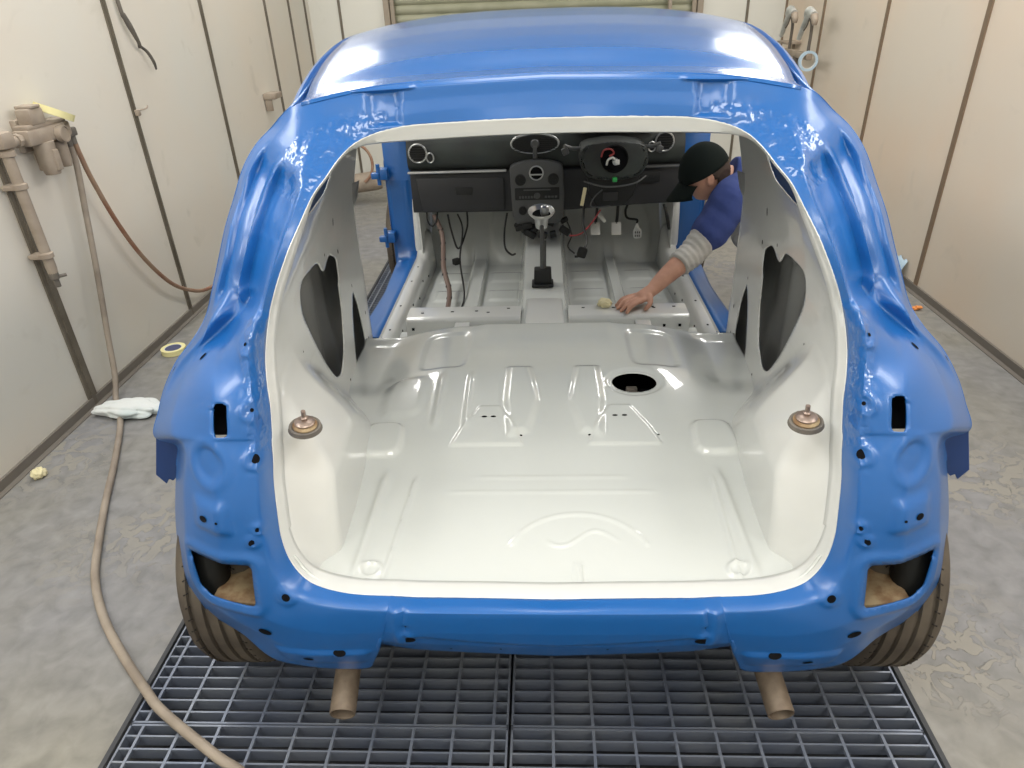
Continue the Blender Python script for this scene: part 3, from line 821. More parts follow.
# front floor, tunnel, toe board
def zfront(x, y):
    ax = abs(x+.01)
    z = .262
    z = lerp(.335, z, sm(2.60, 2.66, y))
    z = lerp(z, .40, sm(3.60, 3.80, y)); z = lerp(z, .80, sm(3.74, 4.05, y))
    # ribs along the foot wells
    for xx, w in ((-.355, .038), (.345, .030)):
        z += .034*sm(w+.006, w-.006, abs(x-xx))*sm(2.62, 2.68, y)*sm(3.75, 3.6, y)
    for y0 in (2.85, 3.1, 3.35):
        for x0, x1 in ((-.28, -.14), (.14, .28), (-.54, -.42), (.42, .54)):
            q = sdf((x, y), [(x0, y0), (x1, y0), (x1, y0+.12), (x0, y0+.12)]); z += .006*sm(.015, -.01, q)
    for cx, cy in ((-.22, 3.76), (.50, 3.74)):
        r = math.hypot((x-cx)/1., (y-cy)/1.6); z += .02*sm(.09, .07, r)
    tz = .425+.03*sm(3.0, 3.6, y)+.10*sm(3.5, 3.9, y)
    z = lerp(z, max(z, tz), sm(.125, .088, ax))
    return z
bm = bmesh.new(); V = []
NX, NY = 150, 170
for i in range(NX+1):
    x = -.635+1.27*i/NX; row = []
    for j in range(NY+1):
        y = 2.46+j*(4.06-2.46)/NY; row.append(bm.verts.new((x, y, zfront(x, y))))
    V.append(row)
for i in range(NX):
    for j in range(NY): bm.faces.new([V[i][j], V[i+1][j], V[i+1][j+1], V[i][j+1]])
bmesh.ops.recalc_face_normals(bm, faces=bm.faces)
if sum(f.normal.z*f.calc_area() for f in bm.faces) < 0: bmesh.ops.reverse_faces(bm, faces=bm.faces)
me = bpy.data.meshes.new('front_floor'); bm.to_mesh(me); bm.free()
solid(link('front_floor', me, M['white_floor'], car, angle=55), .002)
# seat cross members left and right of the tunnel
for x0, x1 in ((-.560, -.105), (.085, .555)):
    mb = MB()
    mb.prism([(2.462, .33), (2.475, .438), (2.49, .448), (2.595, .448), (2.61, .438), (2.625, .262), (2.625, .22), (2.462, .22)], x0, x1, 'x', .006)
    xm = (x0+x1)/2+(.05 if x0 > 0 else -.0)
    o = mb.build('cross_member', M['white'], car)
    for xx in (x0+.06, x0+.18, xm+.05, x1-.05, x1-.13):
        mb = MB(); mb.box((xx, 2.54+random.uniform(-.02, .03), .4488), (.012, .007, .001)); mb.build('bolt_slot', M['hole'], o, smooth=False)
    for xx in (x0+.03, x1-.04, x1-.10):
        mb = MB(); mb.box((xx, 2.4625, .41), (.010, .004, .010)); mb.build('bolt_slot', M['hole'], o, smooth=False)
    mb = MB()
    mb.prism([(xm-.035, .33), (xm-.03, .435), (xm+.03, .435), (xm+.035, .33)], 2.39, 2.47, 'y', .005)
    mb.build('seat_bracket', M['white'], o)
mb = MB(); mb.prism([(-.115, .33), (-.085, .432), (-.075, .437), (.055, .437), (.065, .432), (.095, .33)], 2.36, 2.70, 'y', .006)
mb.build('tunnel_reinforcement', M['white'], car)

# sills: white inner box and blue outer step
for sx in (1, -1):
    mb = MB(); G = []
    for k in range(45):
        y = 2.02+k*(3.62-2.02)/44
        up = .0+.10*sm(3.42, 3.6, y)
        xi = .612+.0*y
        zt = .368+up+.06*sm(2.42, 2.15, y)
        G.append([Vector((sx*(xi-.014), y, .24)), Vector((sx*(xi), y, .34+up)), Vector((sx*(xi+.010), y, zt-.008)), Vector((sx*(xi+.022), y, zt)), Vector((sx*(.665), y, zt)), Vector((sx*.672, y, zt+.006)), Vector((sx*.675, y, zt-.02))])
    mb.grid(G); o = solid(mb.build('sill_inner', M['white'], car), .002, 0)
    mb = MB()
    for yy, zz in ((2.5, .30), (2.62, .33), (2.75, .29), (2.9, .33), (3.05, .30), (3.2, .33), (2.3, .33), (3.35, .3)):
        xs_ = .612-.014*(.34-zz)/.10
        mb.box((sx*(xs_-.0015), yy, zz), (.003, .011, .009))
    for yy in (2.55, 2.8, 3.1, 3.3): mb.box((sx*.645, yy, .3688), (.008, .012, .0015))
    mb.build('sill_slot', M['hole'], o, smooth=False)
    # small white clip plate
    mb = MB(); mb.box((sx*.585, 2.20, .425), (.045, .06, .003), .001, Matrix.Rotation(sx*.25, 4, 'Y')); mb.build('belt_bracket', M['white_plastic'], car)
    # blue door aperture jamb: sweeps round the opening
    loop_o = door_out; cyc = (sum(p[0] for p in loop_o)/len(loop_o), sum(p[1] for p in loop_o)/len(loop_o))
    mb = MB(); G = []
    for (y, z) in loop_o+[loop_o[0]]:
        xo = xouter(y, z)+.0
        rear = y < 2.60 and z > .36
        xi = xo-.015 if rear else (.664 if z < .95 else lerp(.676, xtop(y)-.045, sm(.95, 1.35, z)))
        if y < 2.75 and z > .6: xi = xo-.015
        G.append([Vector((sx*xo, y, z)), Vector((sx*(xo-.01), y, z)), Vector((sx*lerp(xi, xo, .5), y+.010*(1 if y > 3 else -1)*0, z+(.012 if z < .4 else 0))), Vector((sx*xi, y, z+(.018 if z < .4 else 0)))])
    mb.grid(G); solid(mb.build('door_jamb', M['blue'], car, angle=30), .003, 0)
    # A pillar post, inner white strip
    mb = MB()
    mb.tube([(sx*.668, 3.50, .36), (sx*.664, 3.50, .55), (sx*.664, 3.51, .95), (sx*.64, 3.30, 1.20), (sx*.60, 3.08, 1.385)], [.022, .02, .018, .018, .018], 10)
    mb.build('front_pillar_inner', M['white'], car)
    mb = MB(); mb.prism([(sx*.675, .32), (sx*.80, .32), (sx*.80, .98), (sx*.675, .98)], 3.495, 3.60, 'y', .008); mb.build('front_pillar_post', M['blue'], car)
    mb = MB(); mb.prism([(3.46, .30), (4.06, .30), (4.06, .92), (3.46, .92)], sx*.640, sx*.648, 'x', .003); mb.build('kick_panel', M['white'], car)
    for zz in (.80, .48):
        mb = MB(); mb.box((sx*.80, 3.46, zz), (.05, .05, .055), .006); mb.box((sx*.835, 3.44, zz-.005), (.04, .035, .03), .005)
        mb.tube([(sx*.82, 3.44, zz-.05), (sx*.82, 3.44, zz+.05)], .010, 12, cap=True, smooth=False); mb.build('door_hinge', M['blue'], car)
    # roof rail inside
# front structure (inner wings, cowl, radiator panel)
for sx in (1, -1):
    mb = MB(); mb.prism([(3.58, .98), (4.55, .86), (4.72, .78), (4.72, .60), (4.40, .60), (4.34, .70), (4.0, .74), (3.70, .66), (3.60, .40)], sx*.665, sx*.70, 'x', .006); mb.build('inner_wing', M['blue'], car)
    mb = MB(); mb.box((sx*.44, 4.42, .42), (.08, .62, .12), .01); mb.build('front_rail', M['blue'], car)
    mb = MB(); mb.lathe([(.0, .10), (.07, .10), (.09, .08), (.12, -.20), (.125, -.25)], Matrix.Translation((sx*.50, 4.24, .80)), 28); mb.build('strut_tower', M['blue'], car)
mb = MB(); mb.box((0, 4.72, .70), (1.24, .05, .14), .01); mb.box((0, 4.72, .36), (1.1, .05, .12), .01); mb.build('front_panel', M['blue'], car)
mb = MB(); mb.prism([(3.74, .98), (4.02, .965), (4.05, .93), (4.05, .78), (4.0, .78), (3.98, .90), (3.74, .92)], -.66, .66, 'x', .006); mb.build('cowl_panel', M['blue'], car)
mb = MB(); mb.prism([(3.12, 1.455), (3.20, 1.43), (3.19, 1.395), (3.10, 1.42)], -.56, .56, 'x', .006); mb.build('windscreen_header', M['blue'], car)

# under the light openings: rusty rail ends and dark liners
for sx in (1, -1):
    mb = MB(); mb.box((sx*.650, 1.10, .425), (.17, .14, .02), .006, Matrix.Rotation(sx*-.12, 4, 'Y')); mb.box((sx*.605, 1.13, .46), (.02, .12, .10), .005); mb.box((sx*.66, 1.16, .50), (.15, .02, .16), .004, Matrix.Rotation(.25, 4, 'X'))
    mb.build('rear_chassis_rail', M['rust'], car)
    mb = MB(); mb.tube([(sx*.752, 1.09, .42), (sx*.752, 1.12, .60)], .035, 18, smooth=False); mb.build('arch_liner', M['black'], car)
    mb = MB(); mb.box((sx*.647, 1.165, .838), (.085, .008, .10), rot=Matrix.Rotation(math.radians(-30), 4, 'X')); mb.build('vent_shade_plate', M['hole'], car)  # near-black plate added to stand in for shade behind the oval hole
# underbody closing plate
mb = MB(); mb.box((0, 1.75, .27), (1.0, 1.35, .02), .005); mb.build('underbody', M['hole'], car)

# exhaust tail pipes
for sx, yy in ((-1, 0), (1, .01)):
    mb = MB(); T = Matrix.Translation((sx*.485+(.0 if sx < 0 else .022), .985+yy, .128)) @ Matrix.Rotation(math.radians(-76), 4, 'X') @ Matrix.Rotation(math.radians(-4), 4, 'Y')
    mb.lathe([(.026, 0), (.029, -.001), (.030, .004), (.030, .12), (.029, .44), (.026, .44)], T, 28, True)
    mb.build('exhaust_tip', M['pipe'], car)

# wheels
def wheel(x, y, steer=0):
    R_, hw = .300, .088
    prof = [(.20, -hw+.010), (.235, -hw-.006), (.268, -hw-.004), (.288, -hw+.010), (.297, -hw+.025)]
    gr = [-.048, -.016, .016, .048]
    for g in gr: prof += [(.300, g-.006), (.292, g-.004), (.292, g+.004), (.300, g+.006)]
    prof += [(q[0], -q[1]) for q in prof[:5][::-1]]
    T = Matrix.Translation((x, y, .300)) @ Matrix.Rotation(PI/2, 4, 'Y')
    mb = MB(); mb.lathe([(.175, -.085), (.205, -.09), (.205, -.082), (.16, -.06), (.15, .06), (.205, .082), (.205, .09), (.175, .085), (.16, .05), (.16, -.05)], T, 48, True)
    for k in range(5):
        a = 2*PI*k/5
        Rm = T @ Matrix.Rotation(a, 4, 'Z') @ Matrix.Translation((.09, 0, .055*(1 if x > 0 else -1)))
        mb.box((0, 0, 0), (1, 1, 1)) if False else None
        t = bmesh.new(); bmesh.ops.create_cube(t, size=1)
        for v in t.verts: v.co = Vector((v.co.x*.15, v.co.y*.035, v.co.z*.02))
        bmesh.ops.bevel(t, geom=list(t.edges), offset=.005, segments=2, profile=.5, affect='EDGES'); mb.add(t, Rm)
    mb.lathe([(0, -.04), (.05, -.04), (.05, .06), (.03, .068), (0, .068)], T if x > 0 else T @ Matrix.Rotation(PI, 4, 'X'), 24)
    w = mb.build('wheel', M['alloy'], car, loc=(x, y, 0))
    mb = MB(); mb.lathe(prof, T, 96)
    mb.mi = 1
    # tread sipes: thin dark cross cuts
    for k in range(56):
        a = 2*PI*k/56
        for c, tilt, L_ in ((-.055, .5, .012), (-.032, -.5, .020), (0, .5, .018), (.032, -.5, .020), (.055, -.5, .012)):
            t = bmesh.new(); bmesh.ops.create_cube(t, size=1)
            for v in t.verts: v.co = Vector((v.co.x*.0024, v.co.y*.003, v.co.z*L_))
            r0 = .2985
            mb.add(t, T @ Matrix.Rotation(a+(.02 if c > 0 else 0), 4, 'Z') @ Matrix.Translation((r0, 0, c)) @ Matrix.Rotation(tilt, 4, 'X'))
    mb.build('tyre', [M['rubber'], M['groove']], w, loc=(x, y, 0))
    return w
for sx in (-1, 1):
    wheel(sx*.772, 1.37); wheel(sx*.800, 3.99)

# ---- dashboard
dash_y = 3.40
mb = MB(); G = []
for i in range(61):
    x = -.667+1.334*i/60
    # pad profile, domed towards the middle and over the instruments
    hump = .035*gauss(x-.33, .20)+.012*gauss(x+.03, .22)
    zt = 1.005+hump-.02*sm(.5, .66, abs(x)); bow = .02*(abs(x)/.66)**2
    pr = [(3.80, zt-.03), (3.62, zt), (3.47, zt-.005), (3.425, zt-.025), (3.402, zt-.065), (3.396, .895), (3.398, .855), (3.412, .828), (3.425, .818), (3.440, .812)]
    G.append([Vector((x, y+bow, z)) for y, z in pr])
mb.grid(G); dash = mb.build('dashboard', M['dash'], car, loc=(0, 3.45, .55))
mb = MB(); G = []
for i in range(61):
    x = -.660+1.32*i/60; zb = .612+.02*sm(0, .6, x)
    if x > .12: zb -= .0
    pr = [(3.445, .822), (3.405, .806), (3.400, .795), (3.396, zb+.01), (3.402, zb), (3.46, zb-.01), (3.62, zb+.03)]
    G.append([Vector((x, y+.02*(abs(x)/.66)**2, z)) for y, z in pr])
mb.grid(G); mb.build('lower_dash', M['dash_low'], dash)
for a, b in ((-.665, -.185), (.44, .665)):
    mb = MB(); mb.box(((a+b)/2, 3.398, .813), (b-a, .022, .010), .003); mb.build('dash_trim_strip', M['silver'] if a < 0 else M['console'], dash)
# glove box lid with handle
mb = MB(); mb.prism([(-.628, .788), (-.198, .782), (-.200, .626), (-.604, .622)], 3.383, 3.40, 'y', .006); gb = mb.build('glovebox_lid', M['dash_low'], dash)
mb = MB(); mb.prism([(-.440, .742), (-.352, .740), (-.356, .702), (-.434, .703)], 3.378, 3.386, 'y', .004); mb.build('lid_handle', M['black'], gb)
def torus(mb, c, R_, r, sy=1., n=32, ry=0):
    pts = [(c[0]+R_*math.cos(2*PI*k/n), c[1], c[2]+R_*sy*math.sin(2*PI*k/n)) for k in range(n+1)]
    mb.tube(pts, r, 8, 1, cap=False, smooth=False)
# round vents with slats
for cx, cz, k in ((-.606, .905, 1), (.563, .928, -1)):
    mb = MB(); torus(mb, (cx, 3.388, cz), .042, .0048)
    torus(mb, (cx+k*.058, 3.388, cz-.022), .017, .0035, 1.3, 20)
    v = mb.build('air_vent', M['silver'], dash)
    mb = MB(); mb.lathe([(0, 0), (.040, 0), (.040, .01)], Matrix.Translation((cx, 3.395, cz)) @ Matrix.Rotation(PI/2, 4, 'X'), 24)
    mb.lathe([(0, 0), (.013, 0), (.013, .006)], Matrix.Translation((cx+k*.058, 3.392, cz-.022)) @ Matrix.Rotation(PI/2, 4, 'X'), 16)
    for q in range(-3, 4):
        w = math.sqrt(max(0, .040**2-(q*.011)**2)); mb.box((cx, 3.383, cz+q*.011), (2*w, .008, .0025))
    mb.build('vent_slats', M['black'], dash)
mb = MB(); torus(mb, (-.045, 3.386, .936), .112, .005, .40, 40); mb.build('air_vent', M['silver'], dash)
mb = MB(); mb.lathe([(0, 0), (.108, 0), (.108, .01)], Matrix.Translation((-.045, 3.392, .930)) @ Matrix.Diagonal((1, 1, .40, 1)) @ Matrix.Rotation(PI/2, 4, 'X'), 32)
for s_ in (-1, 1):
    for q in range(-3, 4): mb.box((-.045+s_*.062, 3.383, .930+q*.009), (2*.045*math.sqrt(1-(q/4.2)**2), .007, .0022))
mb.build('vent_slats', M['black'], dash)
mb = MB(); mb.lathe([(0, 0), (.020, 0), (.022, .008), (.016, .014), (0, .014)], Matrix.Translation((-.045, 3.388, .935)) @ Matrix.Rotation(PI/2, 4, 'X'), 20)
mb.box((-.045, 3.375, .90), (.018, .012, .05), .003); mb.box((-.045, 3.385, .872), (.022, .012, .06), .003); mb.build('vent_divider', M['console'], dash)
# centre stack
mb = MB()
poly = [(-.168, .832), (-.150, .845), (-.10, .860), (-.04, .864), (.02, .860), (.070, .846), (.088, .832), (.094, .70), (.090, .600), (.070, .560), (-.14, .560), (-.160, .600)]
mb.prism(poly, 3.352, 3.42, 'y', .008); st = mb.build('centre_stack', M['console'], dash)
mb = MB(); torus(mb, (-.040, 3.349, .807), .032, .0035, 1., 28); mb.box((-.040, 3.348, .800), (.062, .006, .006)); mb.build('display_ring', M['silver'], dash)
mb = MB(); mb.prism(ell(-.040, .807, .029, .029, 24), 3.3485, 3.352, 'y'); mb.build('clock_display', M['hole'], dash)
for cx, cz, r in ((-.118, .776, .027), (.040, .776, .027), (-.110, .628, .020)):
    mb = MB(); T = Matrix.Translation((cx, 3.352, cz)) @ Matrix.Rotation(PI/2, 4, 'X')
    mb.lathe([(0, 0), (r, 0), (r*.95, .010), (r*.80, .012), (r*.78, .008), (0, .008)], T, 24)
    for a in range(4): mb.box((cx+.45*r*math.cos(a*PI/2), 3.341, cz+.45*r*math.sin(a*PI/2)), (.006, .004, .006), .001)
    mb.build('control_knob', M['black'], dash)
mb = MB(); mb.box((-.038, 3.351, .708), (.215, .008, .058), .003); rd = mb.build('radio', M['black'], dash)
mb = MB()
for i in range(6): mb.box((-.12+i*.014, 3.3465, .694), (.010, .003, .012), .001)
for i in range(4): mb.box((.005+i*.016, 3.3465, .694), (.012, .003, .010), .001)
mb.lathe([(0, 0), (.015, 0), (.014, .006), (0, .006)], Matrix.Translation((-.038, 3.347, .700)) @ Matrix.Rotation(PI/2, 4, 'X'), 18)
mb.box((-.038, 3.3465, .728), (.13, .003, .006)); mb.build('radio_button', M['console'], dash)
# mass of connectors under the stack
mb = MB()
for i in range(16):
    mb.box((random.uniform(-.15, .10), random.uniform(3.34, 3.42), random.uniform(.50, .56)), (random.uniform(.03, .06), .03, random.uniform(.02, .04)), .005, Matrix.Rotation(random.uniform(-.6, .6), 4, 'Y'))
mb.build('connector_bundle', M['black'], dash)
# recess and buttons on the driver's side
mb = MB(); mb.box((.49, 3.392, .765), (.13, .006, .05), .003)
for i in range(3): mb.box((.46+i*.028, 3.387, .768), (.016, .004, .012), .002)
mb.build('switch_panel', M['black'], dash)
# instrument hood and steering column with bare hub
mb = MB(); mb.prism(roundpoly([(.12, .97), (.54, .975), (.50, 1.05), (.42, 1.075), (.24, 1.075), (.16, 1.05)], 4, .3), 3.36, 3.55, 'y', .01); mb.build('instrument_hood', M['black'], dash)
col = MB(); sh = roundpoly([(.185, .955), (.33, .972), (.475, .955), (.492, .87), (.455, .812), (.385, .796), (.285, .796), (.210, .812), (.178, .87)], 5, .35)
col.prism(sh, 3.20, 3.36, 'y', .018); steer = col.build('steering_column', M['dash'], car)
mb = MB(); mb.lathe([(.062, .0), (.058, .010), (.048, .004), (.048, -.02), (.062, -.02)], Matrix.Translation((.335, 3.20, .893)) @ Matrix.Rotation(PI/2, 4, 'X'), 32, True)
mb.lathe([(0, .001), (.050, .001), (.050, .002), (0, .002)], Matrix.Translation((.335, 3.198, .893)) @ Matrix.Rotation(PI/2, 4, 'X'), 28); mb.build('hub_ring', M['hole'], steer)
mb = MB(); mb.lathe([(0, 0), (.014, 0), (.014, .03), (.007, .034), (0, .034)], Matrix.Translation((.338, 3.198, .885)) @ Matrix.Rotation(PI/2, 4, 'X'), 18); mb.build('splined_shaft', M['silver'], steer)
mb = MB(); mb.tube([(.34, 3.18, .885), (.325, 3.165, .905), (.305, 3.175, .895), (.30, 3.19, .87)], .005, 8); mb.box((.345, 3.16, .887), (.018, .012, .022), .003); mb.build('white_connector', M['white_plastic'], steer)
mb = MB(); mb.tube([(.275, 3.19, .905), (.285, 3.18, .935), (.315, 3.175, .94), (.33, 3.185, .92), (.31, 3.18, .91)], .004, 8); mb.build('red_wire', M['red'], steer)
mb = MB(); mb.box((.338, 3.186, .805), (.022, .02, .020), .004); mb.build('green_plug', M['green'], steer)
for s_, xx in ((-1, .165), (1, .488)):
    mb = MB(); mb.tube([(xx-s_*.02, 3.26, .93), (xx+s_*.02, 3.25, .935), (xx+s_*.055, 3.24, .945)], [.010, .009, .013], 10); mb.box((xx+s_*.05, 3.235, .925), (.03, .018, .03), .004, Matrix.Rotation(s_*.4, 4, 'Y')); mb.build('column_stalk', M['console'], steer)
mb = MB(); mb.prism([(.22, .79), (.47, .80), (.44, .70), (.40, .655), (.27, .650), (.235, .70)], 3.29, 3.385, 'y', .012); mb.build('column_bracket', M['black'], steer)
mb = MB(); mb.tube([(.20, 3.21, .795), (.30, 3.18, .775), (.42, 3.18, .785), (.48, 3.2, .815)], .004, 8); mb.tube([(.29, 3.27, .74), (.25, 3.27, .70), (.245, 3.27, .66), (.33, 3.26, .665)], .003, 8); mb.build('trim_wire', M['console'], steer)
mb = MB(); mb.box((.33, 3.283, .705), (.07, .008, .04), .004); mb.build('airbag_plug', M['dash_low'], steer)
mb = MB(); mb.box((.200, 3.22, .722), (.016, .008, .085), .002, Matrix.Rotation(.18, 4, 'Y')); mb.build('paper_tag', M['paper'], steer)
steer.location.x -= .022
# pedals
for nm, px, pz, lab in (('clutch_pedal', .262, .484, None), ('brake_pedal', .370, .482, None)):
    mb = MB(); px -= .004; mb.box((px, 3.50, pz), (.050, .012, .066), .005, Matrix.Rotation(-.5, 4, 'X')); p = mb.build(nm, M['white_plastic'], car)
    mb = MB(); mb.tube([(px, 3.51, pz+.02), (px+.01, 3.56, pz+.06), (px+.015, 3.60, pz+.13)], .008, 8); mb.build('pedal_arm', M['console'], p)
mb = MB(); mb.prism(roundpoly([(.455, .430), (.495, .430), (.498, .475), (.480, .490), (.478, .510), (.462, .510), (.460, .490), (.450, .475)], 3, .3), 3.49, 3.50, 'y', .003); p = mb.build('accelerator_pedal', M['silver'], car)
mb = MB()
for i in range(3):
    for j in range(2): mb.box((.464+i*.010, 3.4885, .445+j*.018), (.005, .003, .010))
mb.build('pedal_grip', M['black'], p)
mb = MB(); mb.tube([(.470, 3.50, .51), (.472, 3.52, .52), (.425, 3.54, .525), (.415, 3.55, .56), (.43, 3.56, .60)], .006, 8); mb.build('pedal_arm', M['black'], p)
mb = MB(); mb.tube([(.27, 3.44, .575), (.285, 3.43, .56), (.30, 3.43, .54)], [.010, .011, .008], 10); mb.build('pedal_switch', M['white_plastic'], car)
# gear lever
mb = MB(); mb.prism([(-.055, .425), (.025, .425), (.022, .505), (-.052, .505)], 2.845, 2.90, 'y', .006); mb.box((-.016, 2.87, .435), (.095, .08, .012), .004)
gl = mb.build('gear_lever', M['black'], car, loc=(-.016, 2.87, .42))
mb = MB(); mb.tube([(-.016, 2.87, .50), (-.016, 2.89, .60), (-.018, 2.93, .70)], [.011, .010, .009], 12); mb.tube([(-.005, 2.88, .50), (-.003, 2.90, .62)], .005, 8); mb.build('lever_shaft', M['console'], gl)
mb = MB(); T = Matrix.Translation((-.018, 2.93, .735)) @ Matrix.Rotation(.25, 4, 'X')
mb.lathe([(.020, -.075), (.026, -.07), (.030, -.03), (.052, -.005), (.058, .004), (.055, .010), (.050, .006), (.028, -.022), (.02, -.03)], T, 32, True); mb.build('lever_collar', M['silver'], gl)
mb = MB(); mb.lathe([(0, -.03), (.014, -.025), (.018, -.01), (.020, .008), (.016, .022), (.008, .027), (0, .028)], T @ Matrix.Translation((.014, .0, .005)), 24); mb.build('lever_knob', M['silver'], gl)
mb = MB(); mb.lathe([(0, -.03), (.045, -.012), (.046, -.008), (0, -.008)], T, 24); mb.build('collar_inside', M['hole'], gl)
# wiring looms
wires = [([(-.56, 3.42, .60), (-.52, 3.38, .50), (-.50, 3.2, .40), (-.46, 3.05, .33), (-.455, 2.85, .30), (-.47, 2.74, .29), (-.515, 2.68, .30)], .012, 'wire_tape'),
         ([(-.49, 3.42, .60), (-.475, 3.40, .52), (-.44, 3.36, .44), (-.40, 3.45, .52), (-.395, 3.45, .60)], .005, 'wire'),
         ([(-.44, 3.42, .60), (-.42, 3.42, .52), (-.43, 3.30, .40), (-.39, 3.05, .31), (-.41, 2.85, .285), (-.45, 2.72, .275), (-.49, 2.67, .275), (-.42, 2.655, .275), (-.35, 2.645, .31)], .0045, 'wire'),
         ([(-.595, 3.42, .62), (-.59, 3.40, .57), (-.57, 3.40, .545), (-.55, 3.40, .57), (-.54, 3.42, .61)], .004, 'wire'),
         ([(-.19, 3.42, .60), (-.205, 3.38, .52), (-.20, 3.30, .46), (-.17, 3.28, .43), (-.15, 3.26, .44)], .005, 'wire'),
         ([(.10, 3.38, .58), (.13, 3.36, .50), (.11, 3.30, .46), (.14, 3.25, .44)], .004, 'wire'),
         ([(.19, 3.38, .64), (.185, 3.32, .56), (.20, 3.25, .50), (.17, 3.2, .45), (.14, 3.2, .44)], .006, 'wire'),
         ([(.12, 3.34, .50), (.17, 3.3, .52), (.22, 3.32, .56), (.27, 3.36, .62)], .004, 'red'),
         ([(.59, 3.44, .62), (.61, 3.42, .56), (.62, 3.42, .50), (.60, 3.45, .60)], .007, 'wire')]
for pts, r, m in wires:
    mb = MB(); mb.tube(pts, r, 8, 8)
    if m == 'wire_tape':
        mb.mi = 1
        for k in range(9):
            c = curve(pts, 8); q = c[6+k*4]; mb.box(q, (.026, .022, .012), .003)
    mb.build('wiring_loom', [M[m], M['wire']] if m == 'wire_tape' else M[m], car)
mb = MB(); mb.box((-.445, 3.28, .40), (.035, .03, .03), .004, Matrix.Rotation(.7, 4, 'Z')); mb.build('loom_connector', M['black'], car)
mb = MB(); mb.box((.175, 3.20, .46), (.045, .035, .05), .01, Matrix.Rotation(.3, 4, 'Y')); mb.build('loom_connector', M['black'], car)
mb = MB(); mb.box((-.515, 2.67, .295), (.05, .06, .04), .01, Matrix.Rotation(.5, 4, 'Z')); mb.build('wrapped_plug', M['white_plastic'], car)

# ------------------------------------------------------------------ things round the car
# air regulator on the left wall
reg = empty('air_regulator', (-2.0, 2.78, 1.14), 'dusty compressed air filter regulator mounted on the left wall with two bowls and a gauge', 'air regulator')
XW = -2.0
mb = MB(); mb.box((XW+.01, 2.80, 1.135), (.07, .27, .060), .012, Matrix.Rotation(.0, 4, 'X')); mb.box((XW+.01, 2.80, 1.17), (.06, .24, .02), .006); mb.box((XL+.01, 2.80, 1.135), (.03, .16, .12), .004); mb.build('regulator_body', M['dusty'], reg)
mb = MB(); mb.box((XW+.015, 2.755, 1.205), (.06, .085, .060), .008); mb.box((XW+.015, 2.755, 1.24), (.066, .06, .012), .004); mb.build('pressure_switch', M['dusty'], reg)
mb = MB(); mb.lathe([(0, 0), (.028, 0), (.036, .03), (.038, .10), (.040, .125), (0, .125)], Matrix.Translation((XW+.02, 2.765, .985)), 20); mb.box((XW+.02, 2.765, 1.04), (.086, .03, .08), .004); mb.build('filter_bowl', M['dusty'], reg)
mb = MB(); mb.lathe([(0, 0), (.018, 0), (.024, .02), (.025, .10), (0, .11)], Matrix.Translation((XW+.02, 2.865, .995)), 20); mb.build('filter_bowl', M['dusty'], reg)
mb = MB(); T = Matrix.Translation((XW+.045, 2.845, 1.125)) @ Matrix.Rotation(PI/2, 4, 'Y'); mb.lathe([(0, 0), (.032, 0), (.034, .01), (.033, .025), (.028, .027), (.027, .022), (0, .022)], T, 28); mb.build('pressure_gauge', M['dusty'], reg)
mb = MB(); mb.box((XW+.01, 2.955, 1.115), (.05, .05, .035), .006); mb.lathe([(0, 0), (.014, 0), (.014, .04), (0, .04)], Matrix.Translation((XW+.01, 2.935, 1.06)), 12); mb.lathe([(0, 0), (.016, 0), (.016, .05), (0, .05)], Matrix.Translation((XW+.01, 2.965, 1.065)), 12); mb.build('outlet_valve', M['dusty_dark'], reg)
mb = MB(); mb.tube([(XW+.01, 2.68, 1.135), (XW+.01, 2.62, 1.135), (XW+.01, 2.565, 1.12)], [.018, .020, .022], 12); mb.lathe([(.026, 0), (.026, .02), (0, .02)], Matrix.Translation((XW+.01, 2.65, 1.135)) @ Matrix.Rotation(PI/2, 4, 'X'), 8); mb.box((XW+.01, 2.56, 1.15), (.07, .07, .06), .012); mb.build('inlet_fitting', M['dusty'], reg)
tag(reg, None)
ap = empty('air_pipe', (-2.01, 2.56, 0), 'dusty metal air supply pipe running down the left wall below the regulator', 'pipe')
mb = MB(); mb.tube([(-1.985, 2.560, 1.115), (-1.985, 2.565, .66), (-1.985, 2.565, .62)], [.020, .020, .016], 14, smooth=False); mb.build('pipe', M['dusty'], ap)
for z in (1.09, .97, .70):
    mb = MB(); mb.lathe([(.020, 0), (.028, .004), (.028, .022), (.020, .026)], Matrix.Translation((-1.985, 2.562, z)), 16); mb.box((-2.018, 2.562, z+.011), (.05, .05, .018), .003); mb.build('pipe_clamp', M['dusty'], ap)
mb = MB(); mb.lathe([(0, 0), (.012, 0), (.012, .03), (.018, .035), (.018, .06), (0, .06)], Matrix.Translation((-1.985, 2.565, .58)), 14); mb.tube([(-1.985, 2.565, .62), (-1.955, 2.595, .62)], .007, 8, smooth=False); mb.build('drain_tap', M['dusty_dark'], ap)
